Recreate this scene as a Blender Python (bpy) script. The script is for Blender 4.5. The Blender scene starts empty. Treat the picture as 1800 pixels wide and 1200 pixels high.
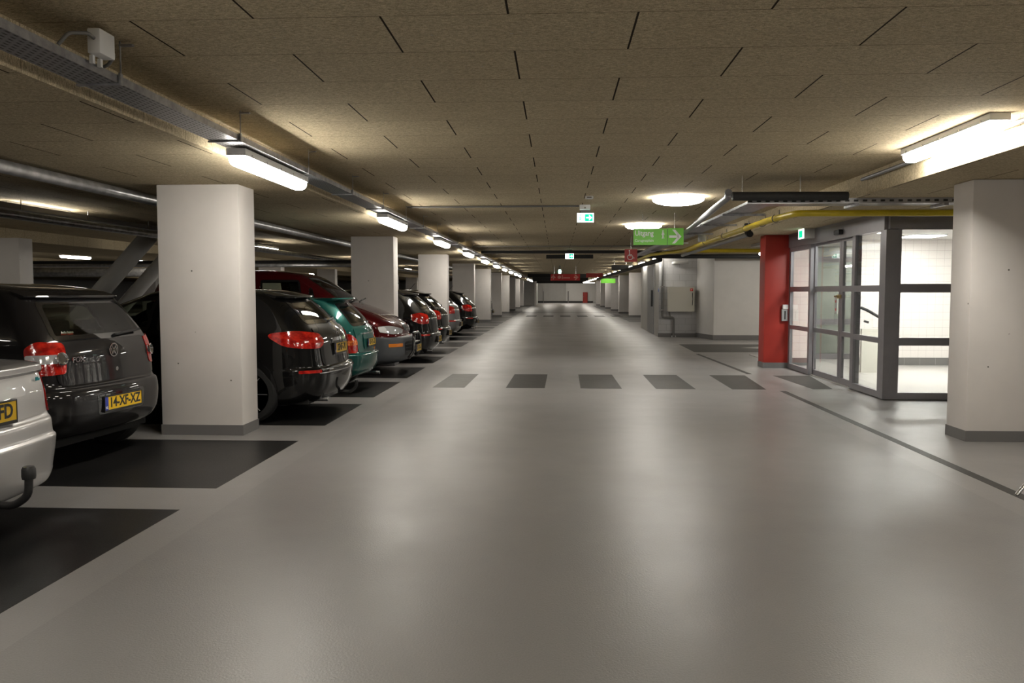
import bpy, bmesh, math, random
from mathutils import Vector, Matrix
random.seed(4)
PI = math.pi
scn = bpy.context.scene
COL = scn.collection

# ---------------------------------------------------------------- camera, world, exposure
cam = bpy.data.cameras.new('camera'); cam.sensor_width = 36; cam.lens = 29.0
cam.clip_start = 0.05; cam.clip_end = 300
camo = bpy.data.objects.new('camera', cam); COL.objects.link(camo)
camo.location = (0, 0, 1.46)
camo.rotation_euler = (math.radians(90 - 3.473), 0, math.radians(3.113))
scn.camera = camo
w = bpy.data.worlds.new('world'); scn.world = w; w.use_nodes = True
w.node_tree.nodes['Background'].inputs[0].default_value = (0.8, 0.75, 0.65, 1)
w.node_tree.nodes['Background'].inputs[1].default_value = 0.02
vs = scn.view_settings
vs.view_transform = 'Standard'; vs.look = 'None'; vs.gamma = 1; vs.exposure = 0.47
vs.use_curve_mapping = False
try:
    scn.cycles.use_light_tree = True
    scn.cycles.max_bounces = 10; scn.cycles.diffuse_bounces = 5; scn.cycles.glossy_bounces = 4
    scn.cycles.transparent_max_bounces = 16
    scn.cycles.sample_clamp_indirect = 6
    scn.cycles.caustics_reflective = False; scn.cycles.caustics_refractive = False
except Exception: pass
LAMP = 35.0          # radiance of the tube diffusers
ZU, ZL = 2.77, 2.53  # upper and lower board ceilings

# ---------------------------------------------------------------- node helper
class E_:
    def __init__(s, nt, k): s.nt, s.k = nt, k
    def _m(s, op, *a):
        n = s.nt.nodes.new('ShaderNodeMath'); n.operation = op
        for i, v in enumerate(a):
            if isinstance(v, E_): s.nt.links.new(v.k, n.inputs[i])
            else: n.inputs[i].default_value = v
        return E_(s.nt, n.outputs[0])
    def __add__(s, o): return s._m('ADD', s, o)
    def __radd__(s, o): return s._m('ADD', o, s)
    def __sub__(s, o): return s._m('SUBTRACT', s, o)
    def __rsub__(s, o): return s._m('SUBTRACT', o, s)
    def __mul__(s, o): return s._m('MULTIPLY', s, o)
    __rmul__ = __mul__
    def __truediv__(s, o): return s._m('DIVIDE', s, o)
    def floor(s): return s._m('FLOOR', s)
    def fract(s): return s._m('FRACT', s)
    def abs(s): return s._m('ABSOLUTE', s)
    def lt(s, o): return s._m('LESS_THAN', s, o)
    def gt(s, o): return s._m('GREATER_THAN', s, o)
    def mod2(s): return s._m('FLOORED_MODULO', s, 2.0)
    def mx(s, o): return s._m('MAXIMUM', s, o)
    def mn(s, o): return s._m('MINIMUM', s, o)
    def sq(s): return s._m('SQRT', s)
class Mat:
    def __init__(s, name, col=(.5,.5,.5), rough=.5, metal=0, coat=0, spec=.5):
        s.m = bpy.data.materials.new(name); s.m.use_nodes = True; s.nt = s.m.node_tree
        s.b = s.nt.nodes['Principled BSDF']
        s.set('Base Color', (*col, 1)); s.set('Roughness', rough); s.set('Metallic', metal)
        s.set('Coat Weight', coat); s.set('Coat Roughness', .04); s.set('Specular IOR Level', spec)
        s._c = None
    def set(s, k, v):
        if isinstance(v, E_): s.nt.links.new(v.k, s.b.inputs[k])
        elif isinstance(v, bpy.types.NodeSocket): s.nt.links.new(v, s.b.inputs[k])
        else: s.b.inputs[k].default_value = v
    def coord(s, out='Object'):
        if not s._c: s._c = s.nt.nodes.new('ShaderNodeTexCoord')
        return s._c.outputs[out]
    def xyz(s):
        n = s.nt.nodes.new('ShaderNodeSeparateXYZ'); s.nt.links.new(s.coord(), n.inputs[0])
        return [E_(s.nt, o) for o in n.outputs]
    def noise(s, scale, detail=3, rough=.55, stretch=None):
        n = s.nt.nodes.new('ShaderNodeTexNoise'); n.inputs['Scale'].default_value = scale
        n.inputs['Detail'].default_value = detail; n.inputs['Roughness'].default_value = rough
        src = s.coord()
        if stretch:
            mp = s.nt.nodes.new('ShaderNodeMapping'); mp.inputs['Scale'].default_value = stretch
            s.nt.links.new(src, mp.inputs[0]); src = mp.outputs[0]
        s.nt.links.new(src, n.inputs['Vector']); return E_(s.nt, n.outputs[0])
    def vor(s, scale):
        n = s.nt.nodes.new('ShaderNodeTexVoronoi'); n.inputs['Scale'].default_value = scale
        s.nt.links.new(s.coord(), n.inputs['Vector']); return E_(s.nt, n.outputs['Distance'])
    def mix(s, f, a, b):
        n = s.nt.nodes.new('ShaderNodeMix'); n.data_type = 'RGBA'
        for sock, v in ((n.inputs[0], f), (n.inputs[6], a), (n.inputs[7], b)):
            if isinstance(v, E_): s.nt.links.new(v.k, sock)
            elif isinstance(v, bpy.types.NodeSocket): s.nt.links.new(v, sock)
            elif isinstance(v, tuple): sock.default_value = (*v, 1)
            else: sock.default_value = v
        return n.outputs[2]
    def ramp(s, f, lo, hi):
        n = s.nt.nodes.new('ShaderNodeMapRange'); s.nt.links.new(f.k, n.inputs[0])
        n.inputs[1].default_value = lo; n.inputs[2].default_value = hi; return E_(s.nt, n.outputs[0])
    def bump(s, h, strength=.2, dist=.01):
        n = s.nt.nodes.new('ShaderNodeBump'); n.inputs['Strength'].default_value = strength
        n.inputs['Distance'].default_value = dist; s.nt.links.new(h.k, n.inputs['Height'])
        s.nt.links.new(n.outputs[0], s.b.inputs['Normal'])
    def emit(s, col, st):
        s.set('Emission Color', (*col, 1)); s.set('Emission Strength', st); return s

MM = {}
def M(name, *a, **k):
    if name not in MM: MM[name] = Mat(name, *a, **k)
    return MM[name].m
def vary(name, col, amt=.15, scale=6, rough=.5, metal=0, coat=0, bump=0, bscale=200):
    m = Mat(name, col, rough, metal, coat); MM[name] = m
    n = m.noise(scale, 4)
    m.set('Base Color', m.mix(m.ramp(n, .3, .7), tuple(c*(1-amt) for c in col), tuple(min(1, c*(1+amt)) for c in col)))
    if bump: m.bump(m.noise(bscale, 2), bump, .004)
    return m.m

# floor epoxy
m = Mat('floor_epoxy', (.3,.29,.275), .3, spec=.55); MM['floor'] = m
X, Y, Z = m.xyz()
lane = X.gt(-2.25) * X.lt(3.03)
big = m.ramp(m.noise(.9, 5, .6), .3, .7); fine = m.noise(130, 2, .6)
c0 = m.mix(lane, (.264,.257,.254), (.225,.219,.217))
c1 = m.mix(big * .35, c0, (.190,.18,.177))
c2 = m.mix(m.ramp(fine, .35, .65) * .35, c1, (.33,.316,.312))
m.set('Base Color', c2)
m.set('Roughness', .25 + big * .09 + fine * .12)
m.bump(m.noise(85, 2, .6) + fine * .5, .45, .0022)
m = Mat('bay_paint', (.02,.02,.02), .32, spec=.3); MM['bay'] = m
fine = m.noise(130, 2, .6); big = m.noise(2.2, 5)
m.set('Base Color', m.mix(m.ramp(big, .35, .7), (.009,.009,.009), (.017,.016,.016)))
m.set('Roughness', .3 + fine * .15); m.bump(fine, .3, .0015)
def marking(name, col):
    m = Mat(name, col, .5, spec=.3); MM[name] = m
    fine = m.noise(130, 2, .6); big = m.noise(5, 5)
    m.set('Base Color', m.mix(m.ramp(big, .3, .7), tuple(c*.82 for c in col), tuple(c*1.15 for c in col)))
    m.bump(fine, .35, .0015); return m.m
marking('mark_grey', (.10,.096,.09)); marking('mark_dark', (.055,.052,.048)); marking('mark_far', (.04,.038,.036))
marking('mark_light', (.32,.31,.3))
# wood-wool ceiling boards
m = Mat('wood_wool', (.3,.25,.17), .95, spec=.1); MM['board'] = m
X, Y, Z = m.xyz()
r = (Y - 4.585) / .6; row = r.floor(); fr = r.fract()
c = (X + .235) / 1.228 + row.mod2() * .5; fc = c.fract()
rowline = (fr.lt(.006)).mx(fr.gt(.994)); joint = (fc.lt(.0045)).mx(fc.gt(.9955))
fib = m.noise(42, 5, .75, (1, 2.6, 1)); blot = m.noise(3.5, 3); spk = m.noise(160, 2, .7)
base = m.mix(m.ramp(fib, .36, .66), (.34,.285,.185), (.88,.755,.53))
base = m.mix(m.ramp(spk, .54, .66) * .65, base, (.13,.10,.06))
base = m.mix(m.ramp(blot, .3, .7) * .22, base, (.42,.33,.22))
brd = Mat  # noqa
cell = m.nt.nodes.new('ShaderNodeTexWhiteNoise'); cell.noise_dimensions = '2D'
cb = m.nt.nodes.new('ShaderNodeCombineXYZ'); m.nt.links.new(row.k, cb.inputs[0]); m.nt.links.new(c.floor().k, cb.inputs[1])
m.nt.links.new(cb.outputs[0], cell.inputs['Vector'])
base = m.mix(E_(m.nt, cell.outputs['Value']) * .18, base, (.36,.30,.2))
dx = ((c * 3).fract() - .5) * (1.228 / 3); dy = (fr - .5) * .6
scr = ((dx * dx + dy * dy).sq()).lt(.007)
base = m.mix(scr, base, (.5,.46,.4))
base = m.mix(rowline * .55, base, (.05,.035,.02)); base = m.mix(joint, base, (.03,.02,.012))
m.set('Base Color', base); m.bump(fib + spk * .6, .55, .006)
# painted concrete
def concrete(name, col, pits=True, rough=.6):
    m = Mat(name, col, rough); MM[name] = m
    n = m.noise(3, 4)
    b = m.mix(m.ramp(n, .3, .7), tuple(c*.94 for c in col), col)
    if pits:
        v = m.vor(7); k = m.noise(5, 2)
        b = m.mix(v.lt(.06) * k.gt(.5), b, (.12,.11,.1))
    m.set('Base Color', b); m.bump(m.noise(40, 3), .08, .004)
    return m.m
concrete('col_white', (.78,.74,.715)); concrete('wall_white', (.66,.645,.63), False)
concrete('skirt', (.17,.165,.165), False); concrete('col_red', (.38,.026,.016), False, .5)
concrete('wall_grey', (.38,.37,.355), False)
# block wall
m = Mat('block_wall', (.4,.4,.4), .75); MM['block'] = m
X, Y, Z = m.xyz(); u = X + Y
r = Z / .2; fr = r.fract(); c = u / .4 + r.floor().mod2() * .5; fc = c.fract()
g = (fr.lt(.05)).mx(fc.lt(.025))
m.set('Base Color', m.mix(g, (.52,.52,.53), (.36,.36,.36))); m.bump(1 - g * 1.0, .4, .006)
def tiles(name, col, grout, sx, sz):
    m = Mat(name, col, .22); MM[name] = m
    X, Y, Z = m.xyz(); u = X + Y
    g = ((Z / sz).fract().lt(.025)).mx((u / sx).fract().lt(.018))
    m.set('Base Color', m.mix(g, col, grout)); return m.m
tiles('tile_white', (.76,.72,.69), (.42,.39,.37), .15, .15)
tiles('tile_grey', (.16,.155,.15), (.3,.3,.3), .3, .3)
tiles('tile_green', (.33,.335,.305), (.3,.32,.29), .3, .15)
vary('lobby_floor', (.42,.4,.38), .08, 20, .3)
# metals and plastics
vary('alu', (.29,.28,.30), .04, 9, .38, .5)
m = Mat('galvanised', (.5,.5,.52), .35, .8); MM['galv'] = m
m.set('Base Color', m.mix(m.ramp(m.noise(14, 4), .35, .65), (.26,.26,.28), (.44,.44,.46)))
m = Mat('perforated_tray', (.5,.5,.52), .4, .7); MM['tray'] = m
X, Y, Z = m.xyz()
r = (X + 4) / .03; sl = ((Y / .055 + r.floor().mod2() * .5).fract()).lt(.62) * (r.fract() - .5).abs().lt(.17)
m.set('Base Color', m.mix(sl, (.4,.4,.42), (.02,.019,.018))); m.set('Metallic', .7 - sl * .7)
vary('pipe_foil', (.42,.42,.43), .3, 9, .32, .75, bump=.5, bscale=30)
vary('pipe_grey', (.19,.19,.2), .06, 8, .4)
vary('insul_black', (.018,.018,.018), .2, 30, .75)
vary('gas_yellow', (.62,.47,.02), .12, 6, .4)
M('white_plastic', (.7,.7,.7), .4); M('grey_plastic', (.36,.36,.37), .5); M('black_plastic', (.014,.014,.015), .45)
M('black_gloss', (.008,.008,.009), .08, 0, 1); M('chrome', (.8,.8,.82), .08, 1); M('brass', (.5,.36,.15), .3, 1)
M('conduit', (.16,.155,.15), .45); M('steel', (.55,.55,.56), .25, .9)
M('cream', (.66,.64,.57), .4); M('label_red', (.7,.04,.02), .5)
MM['lamp_on'] = Mat('lamp_diffuser', (.9,.9,.88), .4).emit((1, .95, .85), LAMP)
MM['lamp_far'] = Mat('lamp_diffuser_dim', (.9,.9,.88), .4).emit((1, .95, .85), LAMP * .72)
MM['round_on'] = Mat('round_diffuser', (.9,.9,.88), .4).emit((1, .96, .88), 26)
MM['panel_on'] = Mat('lobby_panel', (.9,.9,.9), .4).emit((1, .96, .93), 58)
MM['sign_white_on'] = Mat('sign_white_lit', (.9,.9,.9), .4).emit((.85, 1, .95), 2.2)
MM['sign_green_on'] = Mat('sign_green_lit', (.0,.5,.25), .4).emit((.0, .55, .28), 1.2)
M('sign_green', (.17,.60,.04), .45); M('sign_white', (.9,.92,.88), .5); M('sign_red', (.42,.018,.015), .45)
M('rubber', (.012,.012,.012), .8); M('plate_yellow', (.80,.50,.01), .35); M('plate_blue', (.02,.04,.35), .35)
M('seat_cloth', (.03,.032,.03), .9); M('under', (.008,.008,.008), .9)
M('amber', (.7,.2,.01), .12, 0, 1); M('lens_clear', (.55,.56,.58), .06, .3, 1)
m = Mat('tail_red', (.5,.01,.008), .08, 0, 1); MM['tail_red'] = m
v = m.noise(16, 2, .5, (1, 1, 1.4))
m.set('Base Color', m.mix(m.ramp(v, .38, .66), (.26,.002,.002), (.62,.018,.008)))
m.bump(m.noise(60, 2), .25, .004)
m = Mat('tail_amber', (.7,.2,.02), .08, 0, 1); MM['tail_amber'] = m
m.set('Base Color', m.mix(m.ramp(m.noise(30, 3), .4, .6), (.4,.05,.01), (.9,.25,.05)))
def paint(name, col, metal=.3, rough=.3):
    m = Mat(name, col, rough, metal, 1.0); MM[name] = m
    m.set('Specular IOR Level', .05 if max(col) < .1 else .4); m.set('Coat Roughness', .025); m.set('Coat IOR', 1.42)
    s = m.noise(900, 1)
    m.set('Base Color', m.mix(m.ramp(s, .4, .7) * .4, col, tuple(min(1, c*1.3) for c in col)))
    return m.m
paint('paint_silver', (.50,.49,.49), .6, .36); paint('paint_black', (.004,.004,.004), 0, .4)
paint('paint_anthracite', (.012,.011,.0115), .2, .35); paint('paint_green', (.010,.085,.075), .3, .3)
paint('paint_maroon', (.062,.003,.0045), .2, .3); paint('paint_grey', (.2,.2,.21), .5, .34)
vary('clad_grey', (.075,.08,.088), .06, 10, .5)
def glassmat(name, tint, tr=.9, ior=1.45, rough=.0):
    mt = bpy.data.materials.new(name); mt.use_nodes = True; nt = mt.node_tree; nt.nodes.clear()
    o = nt.nodes.new('ShaderNodeOutputMaterial'); mx = nt.nodes.new('ShaderNodeMixShader')
    t = nt.nodes.new('ShaderNodeBsdfTransparent'); g = nt.nodes.new('ShaderNodeBsdfGlossy'); f = nt.nodes.new('ShaderNodeFresnel')
    t.inputs[0].default_value = (*[c*tr for c in tint], 1); g.inputs['Roughness'].default_value = rough
    f.inputs[0].default_value = ior
    geo = nt.nodes.new('ShaderNodeNewGeometry'); fr = E_(nt, f.outputs[0]) * (1 - E_(nt, geo.outputs['Backfacing']))
    nt.links.new(fr.k, mx.inputs[0]); nt.links.new(t.outputs[0], mx.inputs[1]); nt.links.new(g.outputs[0], mx.inputs[2])
    nt.links.new(mx.outputs[0], o.inputs[0])
    class H: pass
    h = H(); h.m = mt; MM[name] = h; return mt
glassmat('glass_clear', (.95,.98,.96)); glassmat('glass_tint', (.62,.66,.58), .9, 1.5); glassmat('glass_dark', (.1,.11,.11), .8, 1.6)

# ---------------------------------------------------------------- object helpers
def link(name, me, mats, parent=None, loc=None):
    o = bpy.data.objects.new(name, me)
    for mt in (mats if isinstance(mats, (list, tuple)) else [mats]): me.materials.append(MM[mt].m if isinstance(mt, str) else mt)
    if parent: o.parent = parent
    if loc: o.location = loc
    COL.objects.link(o); return o
def fin(bm, name, mats, parent=None, loc=None, angle=35, smooth=True):
    bmesh.ops.recalc_face_normals(bm, faces=bm.faces)
    if smooth:
        a = math.radians(angle)
        for f in bm.faces: f.smooth = True
        for e in bm.edges:
            if len(e.link_faces) == 2 and e.calc_face_angle(0) > a: e.smooth = False
    me = bpy.data.meshes.new(name); bm.to_mesh(me); bm.free()
    return link(name, me, mats, parent, loc)
def tag(o, label=None, cat=None, group=None, kind=None):
    if label: o['label'] = label
    if cat: o['category'] = cat
    if group: o['group'] = group
    if kind: o['kind'] = kind
    return o
def thing(name, label, cat, loc=(0,0,0), rz=0, group=None):
    o = bpy.data.objects.new(name, None); o.empty_display_size = .1; COL.objects.link(o)
    o.location = loc; o.rotation_euler = (0, 0, rz); return tag(o, label, cat, group)
def copy_tree(o, parent=None):
    c = o.copy(); COL.objects.link(c); c.parent = parent
    for ch in [x for x in KIDS.get(o, ()) ] or list(o.children): copy_tree(ch, c)
    return c
KIDS = {}
def box(bm, x0, x1, y0, y1, z0, z1, mi=0, bev=0):
    vs_ = [bm.verts.new((x, y, z)) for x in (x0, x1) for y in (y0, y1) for z in (z0, z1)]
    fs = []
    for q in ((0,1,3,2), (4,6,7,5), (0,4,5,1), (2,3,7,6), (0,2,6,4), (1,5,7,3)):
        f = bm.faces.new([vs_[i] for i in q]); f.material_index = mi; fs.append(f)
    if bev:
        es = set(e for f in fs for e in f.edges)
        bmesh.ops.bevel(bm, geom=list(es), offset=bev, segments=2, affect='EDGES', profile=.6)
    return fs
def bx(name, mats, x0, x1, y0, y1, z0, z1, parent=None, bev=0, loc=None):
    bm = bmesh.new(); box(bm, min(x0,x1), max(x0,x1), min(y0,y1), max(y0,y1), min(z0,z1), max(z0,z1), 0, bev)
    return fin(bm, name, mats, parent, loc)
def prism(name, mats, pts, z0, z1, parent=None, loc=None):
    bm = bmesh.new(); a = [bm.verts.new((x, y, z0)) for x, y in pts]; b = [bm.verts.new((x, y, z1)) for x, y in pts]
    bm.faces.new(a[::-1]); bm.faces.new(b); n = len(pts)
    for i in range(n): bm.faces.new((a[i], a[(i+1) % n], b[(i+1) % n], b[i]))
    return fin(bm, name, mats, parent, loc, smooth=False)
def tube_bm(bm, pts, r, seg=12, cap=True, mi=0):
    pts = [Vector(p) for p in pts]; rings = []
    # round the corners a little
    P = [pts[0]]
    for i in range(1, len(pts)-1):
        a, b, c = pts[i-1], pts[i], pts[i+1]
        d1 = (a-b); d2 = (c-b); t = min(r*2.2, d1.length*.4, d2.length*.4)
        p0 = b + d1.normalized()*t; p2 = b + d2.normalized()*t
        for k in range(5):
            s = k/4; P.append(p0*(1-s)**2 + b*2*s*(1-s) + p2*s*s)
    P.append(pts[-1])
    up = Vector((0,0,1)) if abs((P[1]-P[0]).normalized().z) < .9 else Vector((1,0,0))
    for i, p in enumerate(P):
        d = ((P[i+1]-p) if i == 0 else (p-P[i-1]) if i == len(P)-1 else (P[i+1]-P[i-1])).normalized()
        s = d.cross(up).normalized(); u = s.cross(d).normalized(); up = u
        rings.append([bm.verts.new(p + (s*math.cos(2*PI*k/seg) + u*math.sin(2*PI*k/seg))*r) for k in range(seg)])
    for a, b in zip(rings, rings[1:]):
        for k in range(seg):
            f = bm.faces.new((a[k], a[(k+1)%seg], b[(k+1)%seg], b[k])); f.material_index = mi
    if cap: bm.faces.new(rings[0][::-1]); bm.faces.new(rings[-1])
def tube(name, mats, pts, r, parent=None, seg=12):
    bm = bmesh.new(); tube_bm(bm, pts, r, seg); return fin(bm, name, mats, parent)
def lathe(bm, prof, axis='Z', c=(0,0,0), seg=32, mi=0):
    rings = []
    for r, h in prof:
        ring = []
        for k in range(seg):
            a = 2*PI*k/seg; p, q = r*math.cos(a), r*math.sin(a)
            v = {'Z': (p, q, h), 'Y': (p, h, q), 'X': (h, p, q)}[axis]
            ring.append(bm.verts.new(Vector(v)+Vector(c)))
        rings.append(ring)
    for a, b in zip(rings, rings[1:]):
        for k in range(seg):
            f = bm.faces.new((a[k], a[(k+1)%seg], b[(k+1)%seg], b[k])); f.material_index = mi
    for ring in (rings[0], rings[-1]):
        try: bm.faces.new(ring).material_index = mi
        except Exception: pass
def facing(d, o=(0,0,0)):   # local x,y drawn plane, z = outward normal
    R = {'-Y': Matrix(((1,0,0),(0,0,-1),(0,1,0))), '+X': Matrix(((0,0,1),(1,0,0),(0,1,0))), '-X': Matrix(((0,0,-1),(-1,0,0),(0,1,0)))}[d]
    return Matrix.Translation(o) @ R.to_4x4()
def text(name, s, size, mat, parent, mtx, depth=.002, bold=0.0, sx=1, align='LEFT'):
    cu = bpy.data.curves.new('t', 'FONT'); cu.body = s; cu.size = size; cu.extrude = depth; cu.offset = bold
    cu.align_x = align; cu.align_y = 'CENTER'; cu.resolution_u = 3
    t = bpy.data.objects.new('t', cu); COL.objects.link(t)
    dg = bpy.context.evaluated_depsgraph_get(); me = bpy.data.meshes.new_from_object(t.evaluated_get(dg))
    bpy.data.objects.remove(t); bpy.data.curves.remove(cu)
    me.name = name; me.transform(mtx @ Matrix.Diagonal((sx, 1, 1, 1)))
    me.materials.clear()
    return link(name, me, mat, parent)
def shape2d(name, polys, depth, mat, parent, mtx):
    bm = bmesh.new()
    for pts in polys:
        a = [bm.verts.new(mtx @ Vector((x, y, 0))) for x, y in pts]; b = [bm.verts.new(mtx @ Vector((x, y, depth))) for x, y in pts]
        n = len(pts); bm.faces.new(a[::-1]); bm.faces.new(b)
        for i in range(n): bm.faces.new((a[i], a[(i+1)%n], b[(i+1)%n], b[i]))
    return fin(bm, name, mat, parent, smooth=False)
def arc(cx, cy, r0, r1, a0, a1, n=20):
    o = []
    for k in range(n):
        t0 = math.radians(a0+(a1-a0)*k/n); t1 = math.radians(a0+(a1-a0)*(k+1)/n)
        o.append([(cx+r0*math.cos(t0), cy+r0*math.sin(t0)), (cx+r1*math.cos(t0), cy+r1*math.sin(t0)), (cx+r1*math.cos(t1), cy+r1*math.sin(t1)), (cx+r0*math.cos(t1), cy+r0*math.sin(t1))])
    return o
def disc(cx, cy, r, n=20): return [(cx+r*math.cos(2*PI*k/n), cy+r*math.sin(2*PI*k/n)) for k in range(n)]
def bar(x0, y0, x1, y1, wd):
    dx, dy = x1-x0, y1-y0; L = math.hypot(dx, dy); nx, ny = -dy/L*wd/2, dx/L*wd/2
    return [(x0+nx, y0+ny), (x0-nx, y0-ny), (x1-nx, y1-ny), (x1+nx, y1+ny)]
def struct(o, **k): return tag(o, kind='structure', **k)
ORD = 'first second third fourth fifth sixth seventh eighth ninth tenth eleventh twelfth thirteenth fourteenth fifteenth sixteenth seventeenth eighteenth nineteenth twentieth twenty-first twenty-second'.split()

# ================================================================ SETTING
YA, YB = -9.0, 106.0; XL, XR = -46.0, 13.0
floor = struct(bx('floor', 'floor', XL, XR, YA, YB, -.2, 0))
# painted markings lie in the floor: thin skins, children of the floor
def mark(name, mat, pts, h=.0015, label=None):
    o = prism(name, mat, pts, .0002, h, floor)
    if label: o['label'] = label
    return o
for k in range(-1, 11):
    y0 = 8.15 + 7.83 * k
    for a, b in ((.64, 2.37), (3.05, 5.0), (5.6, 7.55)):
        if y0 + a < -6 or y0 + b > 84: continue
        mark('parking_bay', 'bay', [(-7.6, y0+a), (-2.52, y0+a), (-2.52, y0+b), (-7.6, y0+b)], label='black painted parking bay')
        if k >= 4: mark('parking_bay', 'bay', [(3.5, y0+a), (8.6, y0+a), (8.6, y0+b), (3.5, y0+b)], label='black painted parking bay')
cols = ['mark_grey', 'mark_dark', 'mark_dark', 'mark_dark', 'mark_dark']
for (x0, x1, x2, x3), mt in zip(((-1.40,-1.89,-1.84,-1.38), (-.18,-.77,-.74,-.16), (.98,.36,.38,.97), (2.08,1.49,1.51,2.09), (3.12,2.62,2.66,3.27)), ('mark_grey','mark_far','mark_dark','mark_dark','mark_dark')):
    mark('crossing_block', mt, [(x1, 12.42), (x0, 12.42), (x3, 14.5), (x2, 14.5)])
mark('crossing_block', 'mark_dark', [(3.83, 12.49), (4.13, 12.54), (4.38, 14.53), (3.75, 14.49)])
for k in range(6): mark('crossing_block', 'mark_far', [(-1.8+k*1.0, 47.6), (-1.2+k*1.0, 47.6), (-1.2+k*1.0, 50.2), (-1.8+k*1.0, 50.2)])
mark('guide_line', 'mark_dark', [(3.27, 1.0), (3.36, 1.0), (3.36, 12.25), (3.27, 12.25)])
mark('guide_line', 'mark_dark', [(3.36, 14.75), (3.45, 14.75), (3.32, 19.45), (3.24, 19.45)])
mark('parking_bay', 'mark_dark', [(3.31, 20.0), (4.93, 20.05), (9.5, 20.05), (9.5, 23.1), (3.37, 23.0)], label='dark grey bay with a pale arrow')
mark('floor_arrow', 'mark_light', [(4.75, 21.6), (5.5, 22.2), (5.5, 21.75), (6.6, 21.75), (6.6, 21.45), (5.5, 21.45), (5.5, 21.0)], h=.003)
mark('bay_line', 'mark_light', [(3.3, 23.5), (9.5, 23.5), (9.5, 23.62), (3.3, 23.62)])
mark('drain_line', 'mark_far', [(-2.4, 57.0), (4.1, 57.0), (4.1, 57.6), (-2.4, 57.6)])

# ceiling: one folded board skin running down the garage (profile in X)
prof = [(XR, ZL), (3.42, ZL), (3.42, ZU), (-2.63, ZU), (-2.63, ZL), (-5.4, ZL), (-5.4, ZU), (-11.4, ZU), (-11.4, ZL), (-14.2, ZL), (-14.2, ZU), (-20.2, ZU), (-20.2, ZL), (-24.5, ZL), (-24.5, ZU), (-33, ZU), (-33, ZL), (XL, ZL)]
bm = bmesh.new()
lo = [[bm.verts.new((x, y, z)) for x, z in prof] for y in (YA, YB)]
hi = [[bm.verts.new((x, y, 3.1)) for x in (XR, XL)] for y in (YA, YB)]
for i in range(len(prof)-1): bm.faces.new((lo[0][i], lo[0][i+1], lo[1][i+1], lo[1][i]))
bm.faces.new((hi[0][0], hi[0][1], hi[1][1], hi[1][0]))
bm.faces.new((lo[0][0], hi[0][0], hi[1][0], lo[1][0])); bm.faces.new((lo[0][-1], hi[0][1], hi[1][1], lo[1][-1]))
for s in (0, 1): bm.faces.new([*lo[s], hi[s][1], hi[s][0]])
struct(fin(bm, 'ceiling', 'board', smooth=False))
struct(bx('wall_back', 'wall_white', XL-.2, XR+.2, YA-.2, YA, 0, 3.1))
struct(bx('wall_left', 'wall_white', XL-.2, XL, YA, YB+.2, 0, 3.1))
struct(bx('wall_right', 'wall_white', XR, XR+.2, YA, YB+.2, 0, 3.1))
e = struct(bx('wall_end', 'wall_white', XL-.2, XR+.2, YB, YB+.2, 0, 3.1))
bx('dark_panel', 'wall_grey', -2.5, 1.15, YB-.12, YB-.002, .0, 2.5, e)
bx('skirting', 'insul_black', -2.5, 4.6, YB-.14, YB-.12, 0, .22, e)
bx('wall_post', 'conduit', 1.38, 1.5, YB-.3, YB-.15, 0, 1.5, e); bx('wall_post', 'conduit', -1.75, -1.68, YB-.3, YB-.15, 0, 1.5, e)
d = struct(bx('door_1', 'col_red', 3.3, 3.9, YB-.2, YB-.15, .0, 1.35))
bx('door_handle', 'steel', 3.38, 3.41, YB-.26, YB-.2, .7, .85, d)
# far left closed bay wall, standing proud of the column line
o = struct(bx('wall_far_left', 'wall_grey', -5.6, -2.3, 84.9, 100, 0, ZL)); 
struct(prism('trim_1', 'col_white', [(-2.3, 84.85), (-2.1, 84.85), (-2.1, 85.4), (-2.3, 85.4)], 0, ZL))
# service room on the right: aisle side, block front, slanted and broad front
o = struct(prism('wall_service_side', 'wall_grey', [(3.26, 26.7), (3.5, 26.71), (3.5, 33.2), (3.37, 33.2)], 0, ZL))
struct(prism('wall_service_block', 'block', [(3.26, 26.695), (4.46, 26.695), (4.46, 26.95), (3.28, 26.95)], 0, ZL))
struct(prism('wall_service_slant', 'wall_white', [(4.46, 26.69), (4.73, 25.2), (4.95, 25.21), (4.7, 26.95), (4.47, 26.95)], 0, ZL))
struct(prism('wall_service_front', 'wall_white', [(4.73, 25.199), (XR, 25.199), (XR, 25.45), (4.9, 25.45)], 0, ZL))
struct(prism('wall_service_rear', 'wall_white', [(3.37, 33.2), (XR, 33.2), (XR, 33.4), (3.37, 33.4)], 0, ZL))
struct(prism('baseboard_service_front', 'skirt', [(4.72, 25.18), (XR, 25.18), (XR, 25.198), (4.72, 25.198)], 0, .14))
struct(prism('baseboard_service_block', 'skirt', [(3.25, 26.66), (4.46, 26.66), (4.46, 26.692), (3.25, 26.692)], 0, .12))
struct(prism('baseboard_service_slant', 'skirt', [(4.44, 26.68), (4.7, 25.2), (4.725, 25.2), (4.458, 26.68)], 0, .14))
d = struct(prism('door_2', 'pipe_grey', [(3.272, 28.2), (3.30, 28.2), (3.335, 30.4), (3.30, 30.4)], .02, 2.3))
bx('door_handle', 'black_plastic', 3.2, 3.26, 28.35, 28.42, .95, 1.5, d)

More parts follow.
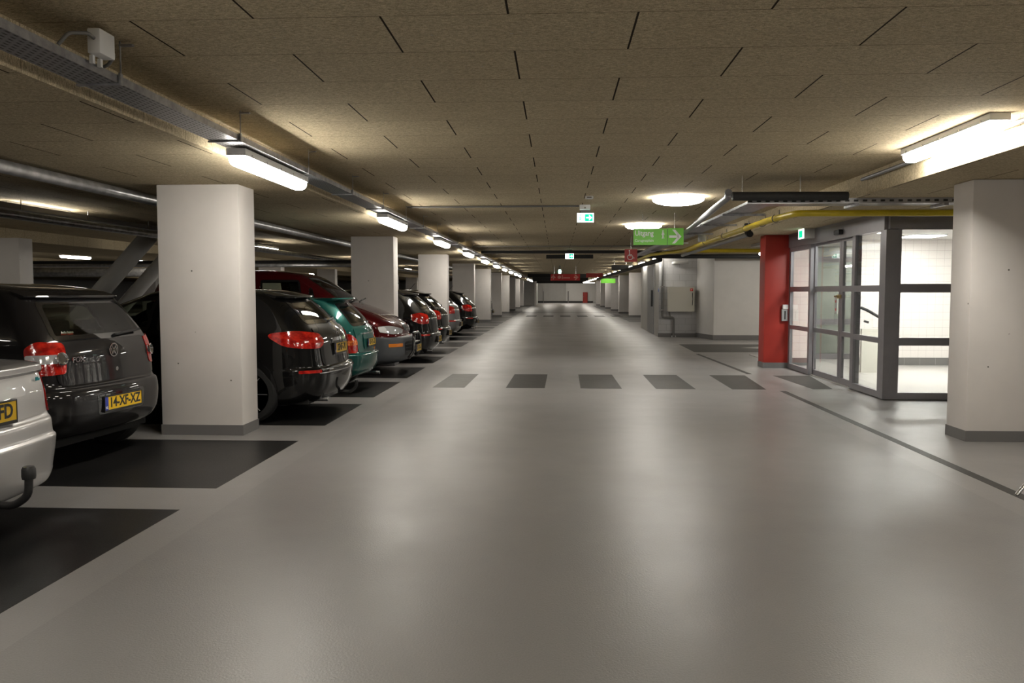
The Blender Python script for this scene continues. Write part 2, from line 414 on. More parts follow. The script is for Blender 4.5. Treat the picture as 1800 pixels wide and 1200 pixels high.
# ---------------------------------------------------------------- entrance lobby
GX = 4.42; GY0, GY1 = 11.33, 15.93
struct(bx('floor_lobby', 'lobby_floor', GX+.0, 9.6, GY0, 19.2, .0005, .012))
struct(bx('ceiling_lobby', 'wall_white', GX, 9.6, GY0, 19.2, 2.47, 2.528))
wl = struct(bx('wall_lobby_left', 'tile_white', 4.43, 4.95, 16.41, 16.6, .012, 2.47))
struct(bx('wall_lobby_rear', 'tile_white', 5.95, 9.6, 16.6, 16.8, .012, 2.47))
struct(bx('wall_lobby_right', 'tile_white', 9.6, 9.8, GY0, 19.19, 0, ZL))
struct(prism('wall_lobby_outer', 'tile_white', [(4.44, 16.61), (4.56, 16.61), (5.3, 19.2), (5.15, 19.2)], 0, ZL))
struct(bx('wall_lobby_outer_face', 'wall_white', 5.15, XR, 19.2, 19.35, 0, ZL))
struct(bx('baseboard_lobby_rear', 'tile_grey', 5.95, 9.6, 16.575, 16.6, .012, .16))
struct(bx('baseboard_lobby_left', 'tile_grey', 4.43, 4.95, 16.385, 16.41, .012, .16))
struct(bx('wall_lobby_pier', 'tile_white', 5.86, 5.97, 15.0, 15.4, .012, 2.47))
struct(bx('baseboard_lobby_pier', 'tile_grey', 5.85, 5.98, 14.985, 15.0, .012, .16))
# inner glazed door seen through the sliding doors
struct(bx('wall_lobby_green', 'tile_green', 5.2, 9.6, 19.1, 19.19, .012, 2.47))
d = struct(bx('door_3', 'alu', 5.12, 5.2, 18.0, 18.06, .012, 2.2))
for i, (a, b, c_, e_) in enumerate(((6.35, 6.47, .012, 2.2), (5.2, 6.35, 2.08, 2.2), (5.2, 6.35, .75, .87), (5.2, 6.35, .012, .13))): bx('door_frame', 'alu', a, b, 18.0, 18.06, c_, e_, d)
bx('glass_pane', 'glass_clear', 5.2, 6.35, 18.02, 18.03, .13, 2.08, d)
def glazed(name, axis, fixed, a0, a1, zs, sill=.1, top=2.275, st0=.09, st1=.09, th=.06, ztop=None):
    """framed glazing in the plane axis=fixed, between a0 and a1; zs = list of (z0,z1) rails"""
    ztop = ztop or top
    def bb(nm, mt, p0, p1, z0, z1, t, par=None):
        if axis == 'X': return bx(nm, mt, fixed-t/2, fixed+t/2, p0, p1, z0, z1, par)
        return bx(nm, mt, p0, p1, fixed-t/2, fixed+t/2, z0, z1, par)
    bm = bmesh.new()
    def add(p0, p1, z0, z1, t):
        if axis == 'X': box(bm, fixed-t/2, fixed+t/2, p0, p1, z0, z1)
        else: box(bm, p0, p1, fixed-t/2, fixed+t/2, z0, z1)
    add(a0, a0+st0, .012, ztop, th); add(a1-st1, a1, .012, ztop, th)
    rails = [(.012, sill)] + zs + [(top, ztop + .0)]
    for z0, z1 in rails:
        if z1 - z0 > .005: add(a0+st0, a1-st1, z0, z1, th*.98)
    root = struct(fin(bm, name, 'alu', smooth=False))
    edges = [sill] + [z for r in zs for z in r] + [top]
    for z0, z1 in zip(edges[::2], edges[1::2]):
        bb('glass_pane', 'glass_clear', a0+st0, a1-st1, z0, z1, .012, root)
    return root
RL = [(.755, .83), (1.455, 1.545)]
window_1 = glazed('window_1', 'X', GX, 14.62, GY1, RL, top=2.2, st0=.09, st1=.1, ztop=2.28)
door_4 = glazed('door_4', 'X', GX+.07, 13.3, 14.69, RL, top=2.24, st0=.08, st1=.08, th=.045, ztop=2.28)
door_5 = glazed('door_5', 'X', GX+.07, 12.55, 13.29, RL, top=2.24, st0=.08, st1=.08, th=.045, ztop=2.28)
window_2 = glazed('window_2', 'X', GX, 11.46, 12.6, RL, top=2.275, st0=.07, st1=.12, ztop=2.28)
RF = [(.735, .84), (1.445, 1.56)]
window_3 = glazed('window_3', 'Y', GY0, 4.53, 5.36, RF, top=2.28, st0=.05, st1=.1, ztop=2.29)
window_4 = glazed('window_4', 'Y', GY0, 5.365, 6.6, RF, top=2.28, st0=.08, st1=.1, ztop=2.29)
window_5 = glazed('window_5', 'Y', GY0, 6.605, 9.6, RF, top=2.28, st0=.08, st1=.1, ztop=2.29)
struct(bx('trim_2', 'alu', GX-.05, GX+.11, GY0+.03, 14.62-.001, 2.281, 2.468)); struct(bx('trim_3', 'alu', GX-.05, GX+.03, 14.62, GY1, 2.281, 2.468))
struct(bx('trim_4', 'alu', GX-.0, 9.6, GY0-.04, GY0+.028, 2.291, 2.52)); struct(bx('trim_5', 'alu', GX-.05, 4.529, GY0-.05, GY0+.1, .012, 2.28))
h = struct(bx('trim_6', 'alu', GX-.051, GX-.0, GY0+.03, GY1, 2.469, ZL-.001))
o = tag(bx('door_sensor', 'black_plastic', GX-.12, GX-.051, 12.95, 13.2, 2.33, 2.41, bev=.02), 'small black door sensor on the grey header above the sliding doors', 'sensor')
t = thing('door_handle_set', 'brass lever handle where the two sliding glass doors meet', 'handle', (GX+.04, 13.29, 1.38))
bx('back_plate', 'brass', -.02, .0, -.05, .1, -.03, .03, t); tube('lever', 'brass', [(-.02, .06, 0), (-.07, .06, 0), (-.07, -.08, 0)], .012, t)
t = thing('door_notice', 'white notice with two red dots on the left sliding door glass', 'notice', (GX+.055, 13.47, 1.1))
bx('card', 'white_plastic', -.004, 0, 0, .1, 0, .26, t)
shape2d('red_dot', [disc(-.05, .2, .022)], .002, 'label_red', t, facing('-X', (-.004, 0, 0))); shape2d('red_dot', [disc(-.05, .07, .022)], .002, 'label_red', t, facing('-X', (-.004, 0, 0)))
for i, (x, y) in enumerate(((6.6, 13.2), (8.3, 13.2), (6.6, 15.4), (5.2, 14.2))):
    t = thing('ceiling_panel_light', 'square lit ceiling panel inside the glass lobby, %s' % ['front left', 'front right', 'rear right', 'beside the sliding doors'][i], 'light', (x, y, 2.47), 0, 'lobby ceiling panels')
    bx('frame', 'white_plastic', -.31, .31, -.31, .31, -.015, 0, t); bx('diffuser', 'panel_on', -.29, .29, -.29, .29, -.022, -.015, t)
t = thing('ceiling_panel_light', 'square lit ceiling panel in front of the green tiled lobby wall', 'light', (6.9, 18.0, 2.47), 0, 'lobby ceiling panels')
bx('frame', 'white_plastic', -.31, .31, -.31, .31, -.015, 0, t); bx('diffuser', 'panel_on', -.29, .29, -.29, .29, -.022, -.015, t)
# stair handrail
t = thing('stair_handrail', 'black stair handrail on a beige stair side behind the glass', 'handrail', (5.45, 15.0, .012))
bx('stair_side', 'cream', -.02, .4, .0, .08, 0, .78, t)
tube('rail', 'black_plastic', [(-.06, -.03, 1.16), (.06, -.03, 1.11), (.42, -.03, .9)], .026, t)
tube('bracket', 'black_plastic', [(.0, -.03, .92), (.08, -.03, .9)], .02, t)

# ---------------------------------------------------------------- columns
def column(x0, x1, y0, y1, label, mat='col_white', grp=None, base='skirt', top=ZL):
    cx = (x0+x1)/2
    t = thing('column', label, 'column', (cx, y0, 0), 0, grp); h = (x1-x0)/2; d = y1-y0
    bx('shaft', mat, -h, h, 0, d, 0, top-.001, t, bev=.012)
    bm = bmesh.new(); box(bm, -h-.006, h+.006, -.006, d+.006, 0.0005, .105)
    fin(bm, 'baseboard', base, t, smooth=False); return t
for k in range(11):
    y = 8.15 + 7.83 * k
    if y > 84: break
    nm = 'white concrete column of the left row beside the parked cars, %s from the camera' % ORD[k] if k else 'large white concrete column standing between the dark hatchback and the black car with big red lamps'
    column(-4.02, -3.18, y, y+.43, nm, grp='left aisle columns')
column(3.98, 4.84, 8.2, 8.6, 'large white concrete column at the right edge in front of the glass lobby', grp='right aisle columns')
column(3.94, 4.415, 15.95, 16.35, 'bright red painted column beside the glass lobby', 'col_red', base='skirt')
for k in range(4, 11):
    y = 8.2 + 7.83 * k
    if y > 90: break
    column(4.12, 4.96, y, y+.42, 'white concrete column of the right row beyond the service room, %s of them' % ORD[k-4], grp='right aisle columns')
q = 0
for k in range(1, 11, 1):
    y = 15.98 + 7.83 * (k-1)
    if y > 90: break
    column(-11.6, -10.72, y, y+.43, 'grey-white column of the second row seen behind the parked cars, %s from the camera' % ORD[k-1], grp='second row columns')
    if k % 2 == 1 and y < 70: column(-24.9, -24.05, y+1.1, y+1.55, 'distant column of the third row deep in the left of the garage, %s from the camera' % ORD[k//2], grp='third row columns')
# diagonal struts
for (x0, x1, y), lb in zip(((-8.15, -10.55, 16.2), (-9.5, -11.9, 20.2)), ('nearer grey diagonal steel strut between ceiling and floor', 'farther grey diagonal steel strut behind the first strut')):
    tag(tube('diagonal_strut', 'wall_grey', [(x0+.1, y, ZL+.1) if 0 else (x0, y, ZL+.05), (x1, y, .0)], .17, seg=20), lb, 'strut', 'diagonal struts')

# ---------------------------------------------------------------- lamps
def lamp_proto(clips=True, rods=0, dm='lamp_on'):
    t = thing('tube_lamp', '', 'lamp')
    L = 1.57; W = .074; SE = lambda v: math.copysign(abs(v)**.72, v)
    bm = bmesh.new(); rings = []
    N = 16
    ys = [0, .004, .015, .035, .06] ; ys = ys + [L-v for v in reversed(ys)]
    for y in ys:
        e_ = min(y, L-y); s = math.sqrt(max(0.0, 1-((.06-min(e_, .06))/.06)**2)) * .45 + .55
        rings.append([bm.verts.new((W*s*SE(math.cos(PI+PI*k/N)), y, -.004+.078*s*SE(math.sin(PI+PI*k/N)))) for k in range(N+1)])
    for a, b in zip(rings, rings[1:]):
        for k in range(N): bm.faces.new((a[k], a[k+1], b[k+1], b[k]))
    bm.faces.new(rings[0]); bm.faces.new(rings[-1][::-1])
    fin(bm, 'diffuser', dm, t, angle=60)
    bm = bmesh.new(); box(bm, -.076, .076, -.005, L+.005, -.004, .05, bev=.006)
    fin(bm, 'housing', 'white_plastic', t)
    if clips:
        for k in range(5):
            for s in (-1, 1):
                bx('clip', 'steel', s*.076, s*.081, .12+k*.33, .135+k*.33, -.012, .018, t)
    if rods:
        for y in (.3, 1.3): tube('hanger_rod', 'steel', [(0, y, .05), (0, y, .05+rods)], .006, t, 6)
    return t
pa = lamp_proto(True); pb = lamp_proto(False); pc = lamp_proto(True, .17, 'lamp_far'); pd = lamp_proto(False, .12); pe = lamp_proto(False, 0, 'lamp_far')
used = set()
def put_lamp(clips, loc, rz, label, group):
    p = clips if not isinstance(clips, bool) else pa if clips else pb
    if p not in used: used.add(p); o = p
    else: o = copy_tree(p)
    o.location = loc; o.rotation_euler = (0, 0, rz); tag(o, label, 'lamp', group); return o
put_lamp(True, (-2.42, 6.17, 2.487), 0, 'large lit tube lamp hanging under the left cable tray, nearest to the camera', 'tube lamps under the left cable tray')
for k in range(1, 15):
    if k in (10, 11): continue
    y = 6.17 + 5.22 * k
    put_lamp(pe if k > 4 else k < 4, (-2.42, y, 2.487), 0, 'lit tube lamp under the left cable tray, %s in the row from the camera' % ORD[k - (2 if k > 11 else 0)], 'tube lamps under the left cable tray')
put_lamp(True, (-2.42, 1.2, 2.487), 0, 'lit tube lamp under the left cable tray above the camera', 'tube lamps under the left cable tray')
put_lamp(True, (3.24, 6.32, 2.717), 0, 'large lit tube lamp on the right ceiling step above the white column', 'tube lamps of the right row')
put_lamp(True, (3.24, .9, 2.718), 0, 'lit tube lamp on the right ceiling step above the camera', 'tube lamps of the right row')
for k in range(16):
    y = 26.2 + 4.78 * k
    if y > 98: break
    put_lamp(pc, (3.24, y, 2.55), 0, 'lit tube lamp of the right row past the service wall, %s from the camera' % ORD[k], 'tube lamps of the right row')
side = [(-8.01, 11.6, 'resting on the thin tray of the second lane, hidden from below'), (-7.6, 20.5, 'just right of the first white column'), (-7.6, 30.5, 'in the second lane past the second column'), (-7.6, 41, 'in the second lane seen left of the third column'),
        (-7.6, 52, 'in the second lane, fourth one'), (-7.6, 63, 'in the second lane, fifth one'), (-7.6, 74, 'in the second lane, farthest one'),
        (-15.6, 25.3, 'biggest one seen left of the large white column'), (-15.4, 29.7, 'half hidden behind the nearer diagonal strut'), (-16, 40, 'between the two diagonal struts'), (-16, 12, 'in the third lane outside the left edge of the view'), (-16, 52, 'in the third lane, past the struts'),
        (-29, 50, 'deep in the left of the garage beside a distant column'), (-29, 36, 'deep in the left of the garage above the dark hatchback'), (-29, 64, 'deepest one in the left of the garage'), (-7.9, 2.0, 'in the second lane outside the left edge of the view')]
for i, x in enumerate((-1.9, .6, 2.8)): put_lamp(pd, (x+1.8, 101.5, 2.6), PI/2, 'crosswise tube lamp washing the end wall, %s from the left' % ORD[i], 'tube lamps near the end wall')
put_lamp(pa, (6.2, 1.6, 2.479), 0, 'added unseen tube lamp over the right bays beyond the frame, front one', 'tube lamps of the right row')  # fill lamp added out of view to brighten the right white column
put_lamp(pa, (6.2, -3.2, 2.479), 0, 'added unseen tube lamp over the right bays beyond the frame, rear one', 'tube lamps of the right row')  # second added fill lamp for the same column, also out of view
put_lamp(pa, (-2.42, -4.0, 2.487), 0, 'lit tube lamp under the left cable tray behind the camera', 'tube lamps under the left cable tray')
put_lamp(pa, (3.24, -4.2, 2.717), 0, 'added unseen tube lamp on the right ceiling step behind the camera', 'tube lamps of the right row')  # added behind the camera for more light on the right column's front
put_lamp(pb, (10.2, 22.2, 2.479), PI/2, 'added crosswise tube lamp brightening the white service wall, hidden behind the red column', 'tube lamps of the right row')  # extra lamp, added out of sight to lift the service wall
put_lamp(pb, (6.9, 22.2, 2.479), PI/2, 'crosswise tube lamp lighting the white service wall, just left of the red column', 'tube lamps of the right row')
put_lamp(pd, (-1.0, 93, 2.6), 0, 'lit tube lamp close to the end wall, left one', 'tube lamps near the end wall')
put_lamp(pd, (1.4, 97, 2.6), 0, 'lit tube lamp close to the end wall, right one', 'tube lamps near the end wall')
for i, (x, y, l) in enumerate(side):
    put_lamp(pb if i in (0, 15) else pd, (x, y, 2.72 if i in (0, 15) else 2.6), 0, 'lit tube lamp, ' + l, 'tube lamps of the left lanes')
for i, (x, y, l) in enumerate(((1.68, 11.68, 'nearer big round lit ceiling lamp on the board ceiling'), (1.68, 16.3, 'farther big round lit ceiling lamp partly behind the green sign'))):
    t = thing('round_ceiling_lamp', l, 'lamp', (x, y, ZU), 0, 'round ceiling lamps')
    bm = bmesh.new(); lathe(bm, [(.001, -.115), (.12, -.112), (.22, -.10), (.3, -.08), (.345, -.055), (.355, -.03), (.34, -.012)], seg=40); fin(bm, 'diffuser', 'round_on', t)
    bm = bmesh.new(); lathe(bm, [(.33, -.02), (.33, -.001)], seg=40); fin(bm, 'mounting_ring', 'white_plastic', t)
    for k in range(6):
        a = PI/3*k; bx('clip', 'steel', .335*math.cos(a)-.012, .335*math.cos(a)+.012, .335*math.sin(a)-.012, .335*math.sin(a)+.012, -.03, -.005, t)

# ---------------------------------------------------------------- services
t = thing('cable_tray', 'long perforated metal cable tray running above the left lamp row', 'cable tray', (-2.415, -5, 2.553))
LT = 104
bm = bmesh.new(); box(bm, -.105, .105, 0, LT, 0, .004); fin(bm, 'tray_base', 'tray', t, smooth=False)
bx('tray_side', 'galv', -.108, -.104, 0, LT, 0, .042, t); bx('tray_side', 'galv', .104, .108, 0, LT, 0, .042, t)
for k in range(36):
    y = 4.3 + 1.65*k - 3.3 + 5
    if y > 60: break
    bm = bmesh.new(); box(bm, -.12, .124, y-.012, y+.012, -.012, -.001); box(bm, .112, .124, y-.012, y+.012, -.001, .05)
    box(bm, .116, .122, y-.004, y+.004, .05, .216); box(bm, .116, .19, y-.012, y+.012, .19, .2); fin(bm, 'bracket', 'galv', t, smooth=False)
for i, (r, x) in enumerate(((.012, -.07), (.01, -.03), (.014, .03), (.009, .075))):
    tube('cable', 'conduit', [(x, .2, .006+r), (x, LT-.2, .006+r)], r, t, 8)
t = thing('junction_box', 'white junction box with cables fixed beside the left cable tray at the top left corner', 'junction box', (-2.29, 3.98, 2.62))
bx('case', 'white_plastic', .0, .065, .0, .14, .0, .12, t, bev=.008)
tube('cable', 'conduit', [(.035, .0, .07), (.035, -.05, .08), (-.02, -.12, .06), (-.06, -.14, -.0)], .009, t); tube('cable', 'conduit', [(.035, .14, .05), (.035, .19, .04), (-.01, .21, -.0), (-.05, .22, -.01)], .009, t)
bx('mounting_tab', 'white_plastic', -.008, .01, .03, .05, -.04, .0, t); bx('mounting_tab', 'white_plastic', -.008, .01, .1, .12, -.04, .0, t)
tag(tube('conduit', 'conduit', [(-2.3, 12.67, 2.752), (.33, 12.67, 2.752)], .014), 'thin dark conduit crossing the ceiling to the exit sign box', 'conduit')
t = thing('junction_box', 'pale box on the ceiling at the end of the thin crossing conduit', 'junction box', (.42, 12.67, ZU))
bx('case', 'white_plastic', -.08, .08, -.06, .06, -.07, 0, t, bev=.006); bx('cover_screw', 'steel', -.01, .01, -.065, -.06, -.06, -.04, t)
t = thing('smoke_detector', 'small pale detector box on the ceiling in front of the exit sign', 'detector', (.44, 11.5, ZU))
bx('case', 'white_plastic', -.055, .055, -.04, .04, -.04, 0, t, bev=.008); bx('window', 'conduit', -.03, .03, -.0415, -.039, -.03, -.014, t)
tag(tube('conduit', 'conduit', [(-2.4, 23.6, 2.74), (2.9, 23.6, 2.74)], .014), 'thin conduit crossing the ceiling behind the green sign', 'conduit')
def exit_sign(loc, label, w=.26, h=.14, ceil=ZU, arrow=True):
    t = thing('exit_sign', label, 'sign', loc, 0, 'lit exit signs')
    bx('hanger', 'conduit', -w*.3, w*.3, -.006, .006, h/2+.0, ceil-loc[2], t)
    bx('case', 'white_plastic', -w/2-.005, w/2+.005, -.018, .02, -h/2-.004, h/2+.004, t)
    bx('lit_face', 'sign_white_on', -w/2, w/2, -.022, -.018, -h/2, h/2, t)
    bx('green_field', 'sign_green_on', -.01, w/2-.015, -.024, -.022, -h/2+.015, h/2-.015, t)
    mt = facing('-Y', (.055, -.024, 0))
    shape2d('arrow', [bar(-.045, 0, .02, 0, .02), [(.0, .045), (.045, 0), (.0, -.045), (-.0, -.02), (.018, 0), (0, .02)]], .001, 'sign_white_on', t, mt)
    shape2d('running_figure', [bar(-.09, -.035, -.085, .02, .012), bar(-.085, -.035, -.06, .0, .01), disc(-.08, .04, .01), bar(-.105, .03, -.105, -.03, .006)], .001, 'sign_green_on', t, facing('-Y', (-.0, -.022, 0)))
    return t
exit_sign((.44, 13.0, 2.605), 'lit green and white exit sign hanging from the ceiling over the middle of the aisle', .255, .14)
exit_sign((.39, 26.0, 2.56), 'smaller lit exit sign on the long black panel farther down the aisle', .26, .17)
tag(bx('display_panel', 'insul_black', -.34, 1.13, 26.05, 26.15, 2.49, 2.61), 'long flat black display panel hanging across the aisle behind a lit exit sign', 'panel')
tp = tag(bx('display_panel', 'insul_black', 2.1, 2.75, 32, 32.1, 2.28, 2.48), 'short black hanging panel near the right lamp row', 'panel')
for x in (2.2, 2.65): tube('hanger_rod', 'steel', [(x, 32.05, 2.48), (x, 32.05, ZU)], .006, tp)
exit_sign((.14, 42, 2.46), 'tiny lit exit sign far down the aisle above the long red sign', .13, .2)
# green sign
t = thing('hanging_sign', 'green hanging exit sign with white word, walking figure and right arrow', 'sign', (1.28, 14.0, 2.235))
bx('panel', 'sign_green', 0, .555, 0, .04, 0, .275, t); bx('arrow_panel', 'sign_green', .565, .83, 0, .04, 0, .28, t)
bx('divider', 'black_plastic', .555, .565, .01, .04, 0, .27, t)
text('sign_text', 'Uitgang', .125, 'sign_white', t, facing('-Y', (.02, -.001, .195)), .001, .0015, .82)
text('sign_text', 'Caragnoplein', .062, 'sign_white', t, facing('-Y', (.02, -.001, .075)), .001, 0, .95)
shape2d('walking_figure', [disc(.487, .232, .013), bar(.487, .215, .487, .155, .026), bar(.487, .158, .474, .105, .012), bar(.49, .158, .505, .105, .012), bar(.478, .21, .466, .165, .009), bar(.496, .21, .51, .17, .009)], .001, 'sign_white', t, facing('-Y', (0, -.001, 0)))
shape2d('arrow', [bar(.59, .14, .75, .14, .04), [(.64, .255), (.69, .255), (.795, .14), (.69, .025), (.64, .025), (.735, .14)]], .001, 'sign_white', t, facing('-Y', (0, -.001, 0)))
tube('hanger_rod', 'steel', [(.15, .02, .275), (.15, .02, ZU-2.235)], .005, t); tube('hanger_rod', 'steel', [(.68, .02, .28), (.68, .02, ZU-2.235)], .005, t)
t = thing('hanging_sign', 'small square red sign with a white wheelchair symbol', 'sign', (1.62, 20, 2.17))
bx('panel', 'sign_red', 0, .3, 0, .03, 0, .3, t)
shape2d('wheelchair_symbol', arc(.13, .11, .055, .068, 100, 370) + [bar(.115, .255, .118, .14, .016), disc(.113, .265, .016), bar(.118, .165, .175, .165, .014), bar(.118, .14, .185, .14, .014), bar(.185, .145, .205, .085, .014), bar(.205, .085, .235, .09, .012)], .001, 'sign_white', t, facing('-Y', (0, -.001, 0)))
tube('hanger_rod', 'steel', [(.15, .015, .3), (.15, .015, .6)], .005, t)
t = thing('hanging_sign', 'long dark red direction sign with pale arrows far down the aisle', 'sign', (-.33, 43, 2.02))
bx('panel', 'sign_red', 0, 1.52, 0, .05, 0, .34, t)
text('sign_text', 'P4 Centrum', .2, 'sign_red', t, facing('-Y', (.35, -.001, .17)), .001) if 0 else None
M('sign_pink', (.6,.25,.22), .5)
shape2d('arrow', [bar(.14, .06, .14, .26, .05), [(.02, .16), (.14, .31), (.26, .16), (.2, .13), (.14, .22), (.08, .13)]], .002, 'sign_pink', t, facing('-Y', (0, -.001, 0)))
shape2d('arrow', [bar(1.2, .17, 1.4, .17, .05), [(1.3, .31), (1.45, .17), (1.3, .03), (1.24, .07), (1.36, .17), (1.24, .27)]], .002, 'sign_pink', t, facing('-Y', (0, -.001, 0)))
shape2d('symbol', [disc(.45, .18, .09), bar(.6, .08, .6, .28, .05), bar(.65, .14, 1.0, .14, .05)], .002, 'sign_pink', t, facing('-Y', (0, -.001, 0)))
for x in (.2, 1.3): tube('hanger_rod', 'steel', [(x, .025, .34), (x, .025, .75)], .008, t)
t = thing('hanging_sign', 'small green sign in the distance above the right lamps', 'sign', (2.75, 52, 1.98)); bx('panel', 'sign_green', 0, .9, 0, .05, 0, .28, t)
tube('hanger_rod', 'steel', [(.4, .02, .28), (.4, .02, .79)], .01, t)
t = thing('hanging_sign', 'small dark red sign in the distance right of the long red sign', 'sign', (1.75, 50, 2.3)); bx('panel', 'sign_red', 0, 1.0, 0, .05, 0, .25, t)
tube('hanger_rod', 'steel', [(.4, .02, .25), (.4, .02, .47)], .01, t)
# crossing trays / ducts over the aisle
tag(bx('cable_duct', 'insul_black', -2.28, 3.1, 24.8, 25.05, 2.6, 2.68), 'dark duct crossing the whole aisle under the ceiling', 'duct')
tag(bx('cable_duct', 'insul_black', -2.2, 2.78, 62, 62.5, 2.5, 2.768), 'dark duct crossing the far end of the aisle', 'duct')
tag(bx('cable_duct', 'insul_black', -2.2, 2.78, 74, 74.5, 2.38, 2.768), 'second dark duct crossing the far end of the aisle', 'duct')
tag(bx('cable_duct', 'insul_black', -2.2, 2.78, 88, 88.5, 2.32, 2.768), 'last dark duct before the end wall', 'duct')
ip = tag(tube('insulated_pipe', 'insul_black', [(1.99, 9.6, 2.54), (3.28, 9.6, 2.535)], .05, seg=20), 'thick black insulated pipe crossing right below the ceiling step', 'pipe'); tube('hanger_rod', 'steel', [(2.1, 9.6, 2.55), (2.1, 9.6, ZU)], .005, ip); tube('hanger_rod', 'steel', [(2.75, 9.6, 2.55), (2.75, 9.6, ZU)], .005, ip)
tag(tube('drain_pipe', 'pipe_grey', [(1.97, 9.72, 2.60), (2.02, 9.95, 2.575), (2.15, 14.0, 2.45), (2.13, 23.2, 2.42)], .042, seg=16), 'grey drain pipe running away from the black insulated pipe', 'pipe')
t = thing('cable_tray', 'galvanised cable tray turning a corner in front of the glass lobby', 'cable tray', (2.2, 9.75, 2.47))
bm = bmesh.new()
box(bm, .0, 6.5, 0, .3, 0, .004); box(bm, 0, .3, .3, 14.0, 0, .004)
fin(bm, 'tray_base', 'galv', t, smooth=False)
m = Mat('slotted_side', (.5,.5,.52), .4, .7); MM['slot'] = m
X, Y, Z = m.xyz(); sl = (X / .1).fract().lt(.5) * (Z - .03).abs().lt(.012)
m.set('Base Color', m.mix(sl, (.5,.5,.52), (.03,.03,.03))); m.set('Metallic', .7 - sl * .7)
bx('tray_side', 'slot', 0, 6.5, -.003, .0, 0, .06, t); bx('tray_side', 'galv', -.003, 0, 0, 14, 0, .03, t); bx('tray_side', 'galv', .3, .303, .3, 14, 0, .03, t)
for y in (1.2, 2.9, 4.8, 7.5, 10.5): bx('bracket', 'galv', -.05, .5, y, y+.04, -.03, -.002, t)
for x in (1.2, 2.2, 4.2): bx('bracket', 'galv', x, x+.05, -.03, .33, -.03, -.002, t)
tag(tube('gas_pipe', 'gas_yellow', [(9.5, 10.3, 2.40), (2.92, 10.3, 2.41), (2.8, 11.2, 2.40), (2.85, 18.9, 2.38), (2.3, 20.5, 2.36), (2.3, 24.4, 2.36)], .04, seg=16), 'yellow gas pipe in front of the lobby bending away along the ceiling', 'gas pipe')
tag(tube('gas_pipe', 'gas_yellow', [(2.95, 19.05, 2.40), (9.5, 19.05, 2.40)], .04, seg=16), 'straight yellow gas pipe behind the red column', 'gas pipe') if 0 else None
tag(tube('gas_pipe', 'gas_yellow', [(2.95, 19.1, 2.385), (4.85, 19.1, 2.385)], .045, seg=16), 'short straight yellow gas pipe seen left of the red column', 'gas pipe')
for i, y in enumerate((10.9, 11.6, 12.6, 14.2, 16.0)):
    bm = bmesh.new()
    for k in range(10):
        pass
    tube_bm(bm, [(2.82+.05*math.cos(a), y, 2.40+.05*math.sin(a)) for a in [PI*(.6+1.3*j/9) for j in range(10)]] + [(2.82+.04, y, 2.51)], .006, 6)
    tag(fin(bm, 'pipe_clip', 'conduit'), 'thin dark clip around the yellow gas pipe, %s from the bend' % ORD[i], 'clip', 'gas pipe clips')
tag(tube('waste_pipe', 'pipe_grey', [(2.93, 12.95, 2.46), (2.93, 12.95, 2.33), (2.93, 19.6, 2.30)], .035, seg=14), 'grey waste pipe with a bend hanging below the yellow pipe', 'pipe')
tag(tube('pipe_elbow', 'insul_black', [(2.93, 12.98, 2.50), (2.93, 12.95, 2.36), (2.93, 12.8, 2.33)], .05, seg=14), 'black elbow at the near end of the grey waste pipe', 'pipe')
tag(tube('insulated_pipe', 'insul_black', [(2.0, 24.0, 2.46), (8.5, 24.0, 2.46)], .06, seg=14), 'black insulated pipe in front of the top of the white service wall', 'pipe')
tag(tube('insulated_pipe', 'insul_black', [(3.0, 24.3, 2.38), (2.9, 32, 2.36), (2.9, 60, 2.36)], .07, seg=10), 'black insulated pipe running away above the right lamps', 'pipe')
tag(tube('conduit', 'pipe_grey', [(3.38, 1.0, 2.70), (3.38, 9.45, 2.70)], .02), 'grey conduit along the right ceiling step beside the big tube lamp', 'conduit')
tag(tube('insulated_pipe', 'pipe_foil', [(-4.4, -6, 2.45), (-4.4, 70, 2.45)], .055, seg=16), 'grey foil wrapped pipe behind the left columns', 'pipe')
tag(tube('insulated_pipe', 'pipe_foil', [(-7.1, -6, 2.46), (-7.1, 80, 2.46)], .06, seg=16), 'second dark foil wrapped pipe in the second lane', 'pipe')
tt = tag(bx('cable_tray', 'conduit', -8.12, -7.68, 3, 22, 2.628, 2.635), 'thin dark tray on hangers under the second lane ceiling', 'cable tray'); bx('tray_side', 'conduit', -7.68, -7.675, 3, 22, 2.628, 2.705, tt)
for i, y in enumerate((11.5, 13.2, 15.2)): tag(bx('hanger', 'steel', -7.672, -7.662, y, y+.015, 2.63, ZU), 'thin hanger rod of the thin dark tray, %s from the camera' % ORD[i], 'hanger', 'tray hangers')
tag(tube('ventilation_duct', 'pipe_foil', [(-30, 31.5, 2.2), (-12.5, 31.5, 2.2)], .17, seg=20), 'large round silver duct across the left lanes', 'duct')
tag(tube('insulated_pipe', 'insul_black', [(-23, 24.2, 2.31), (-4.7, 24.2, 2.31)], .07), 'black insulated pipe crossing the left lanes behind the columns', 'pipe')
tag(tube('insulated_pipe', 'pipe_foil', [(-23, 23.2, 2.20), (-4.7, 23.2, 2.20)], .05), 'silver pipe crossing the left lanes below the black one', 'pipe')
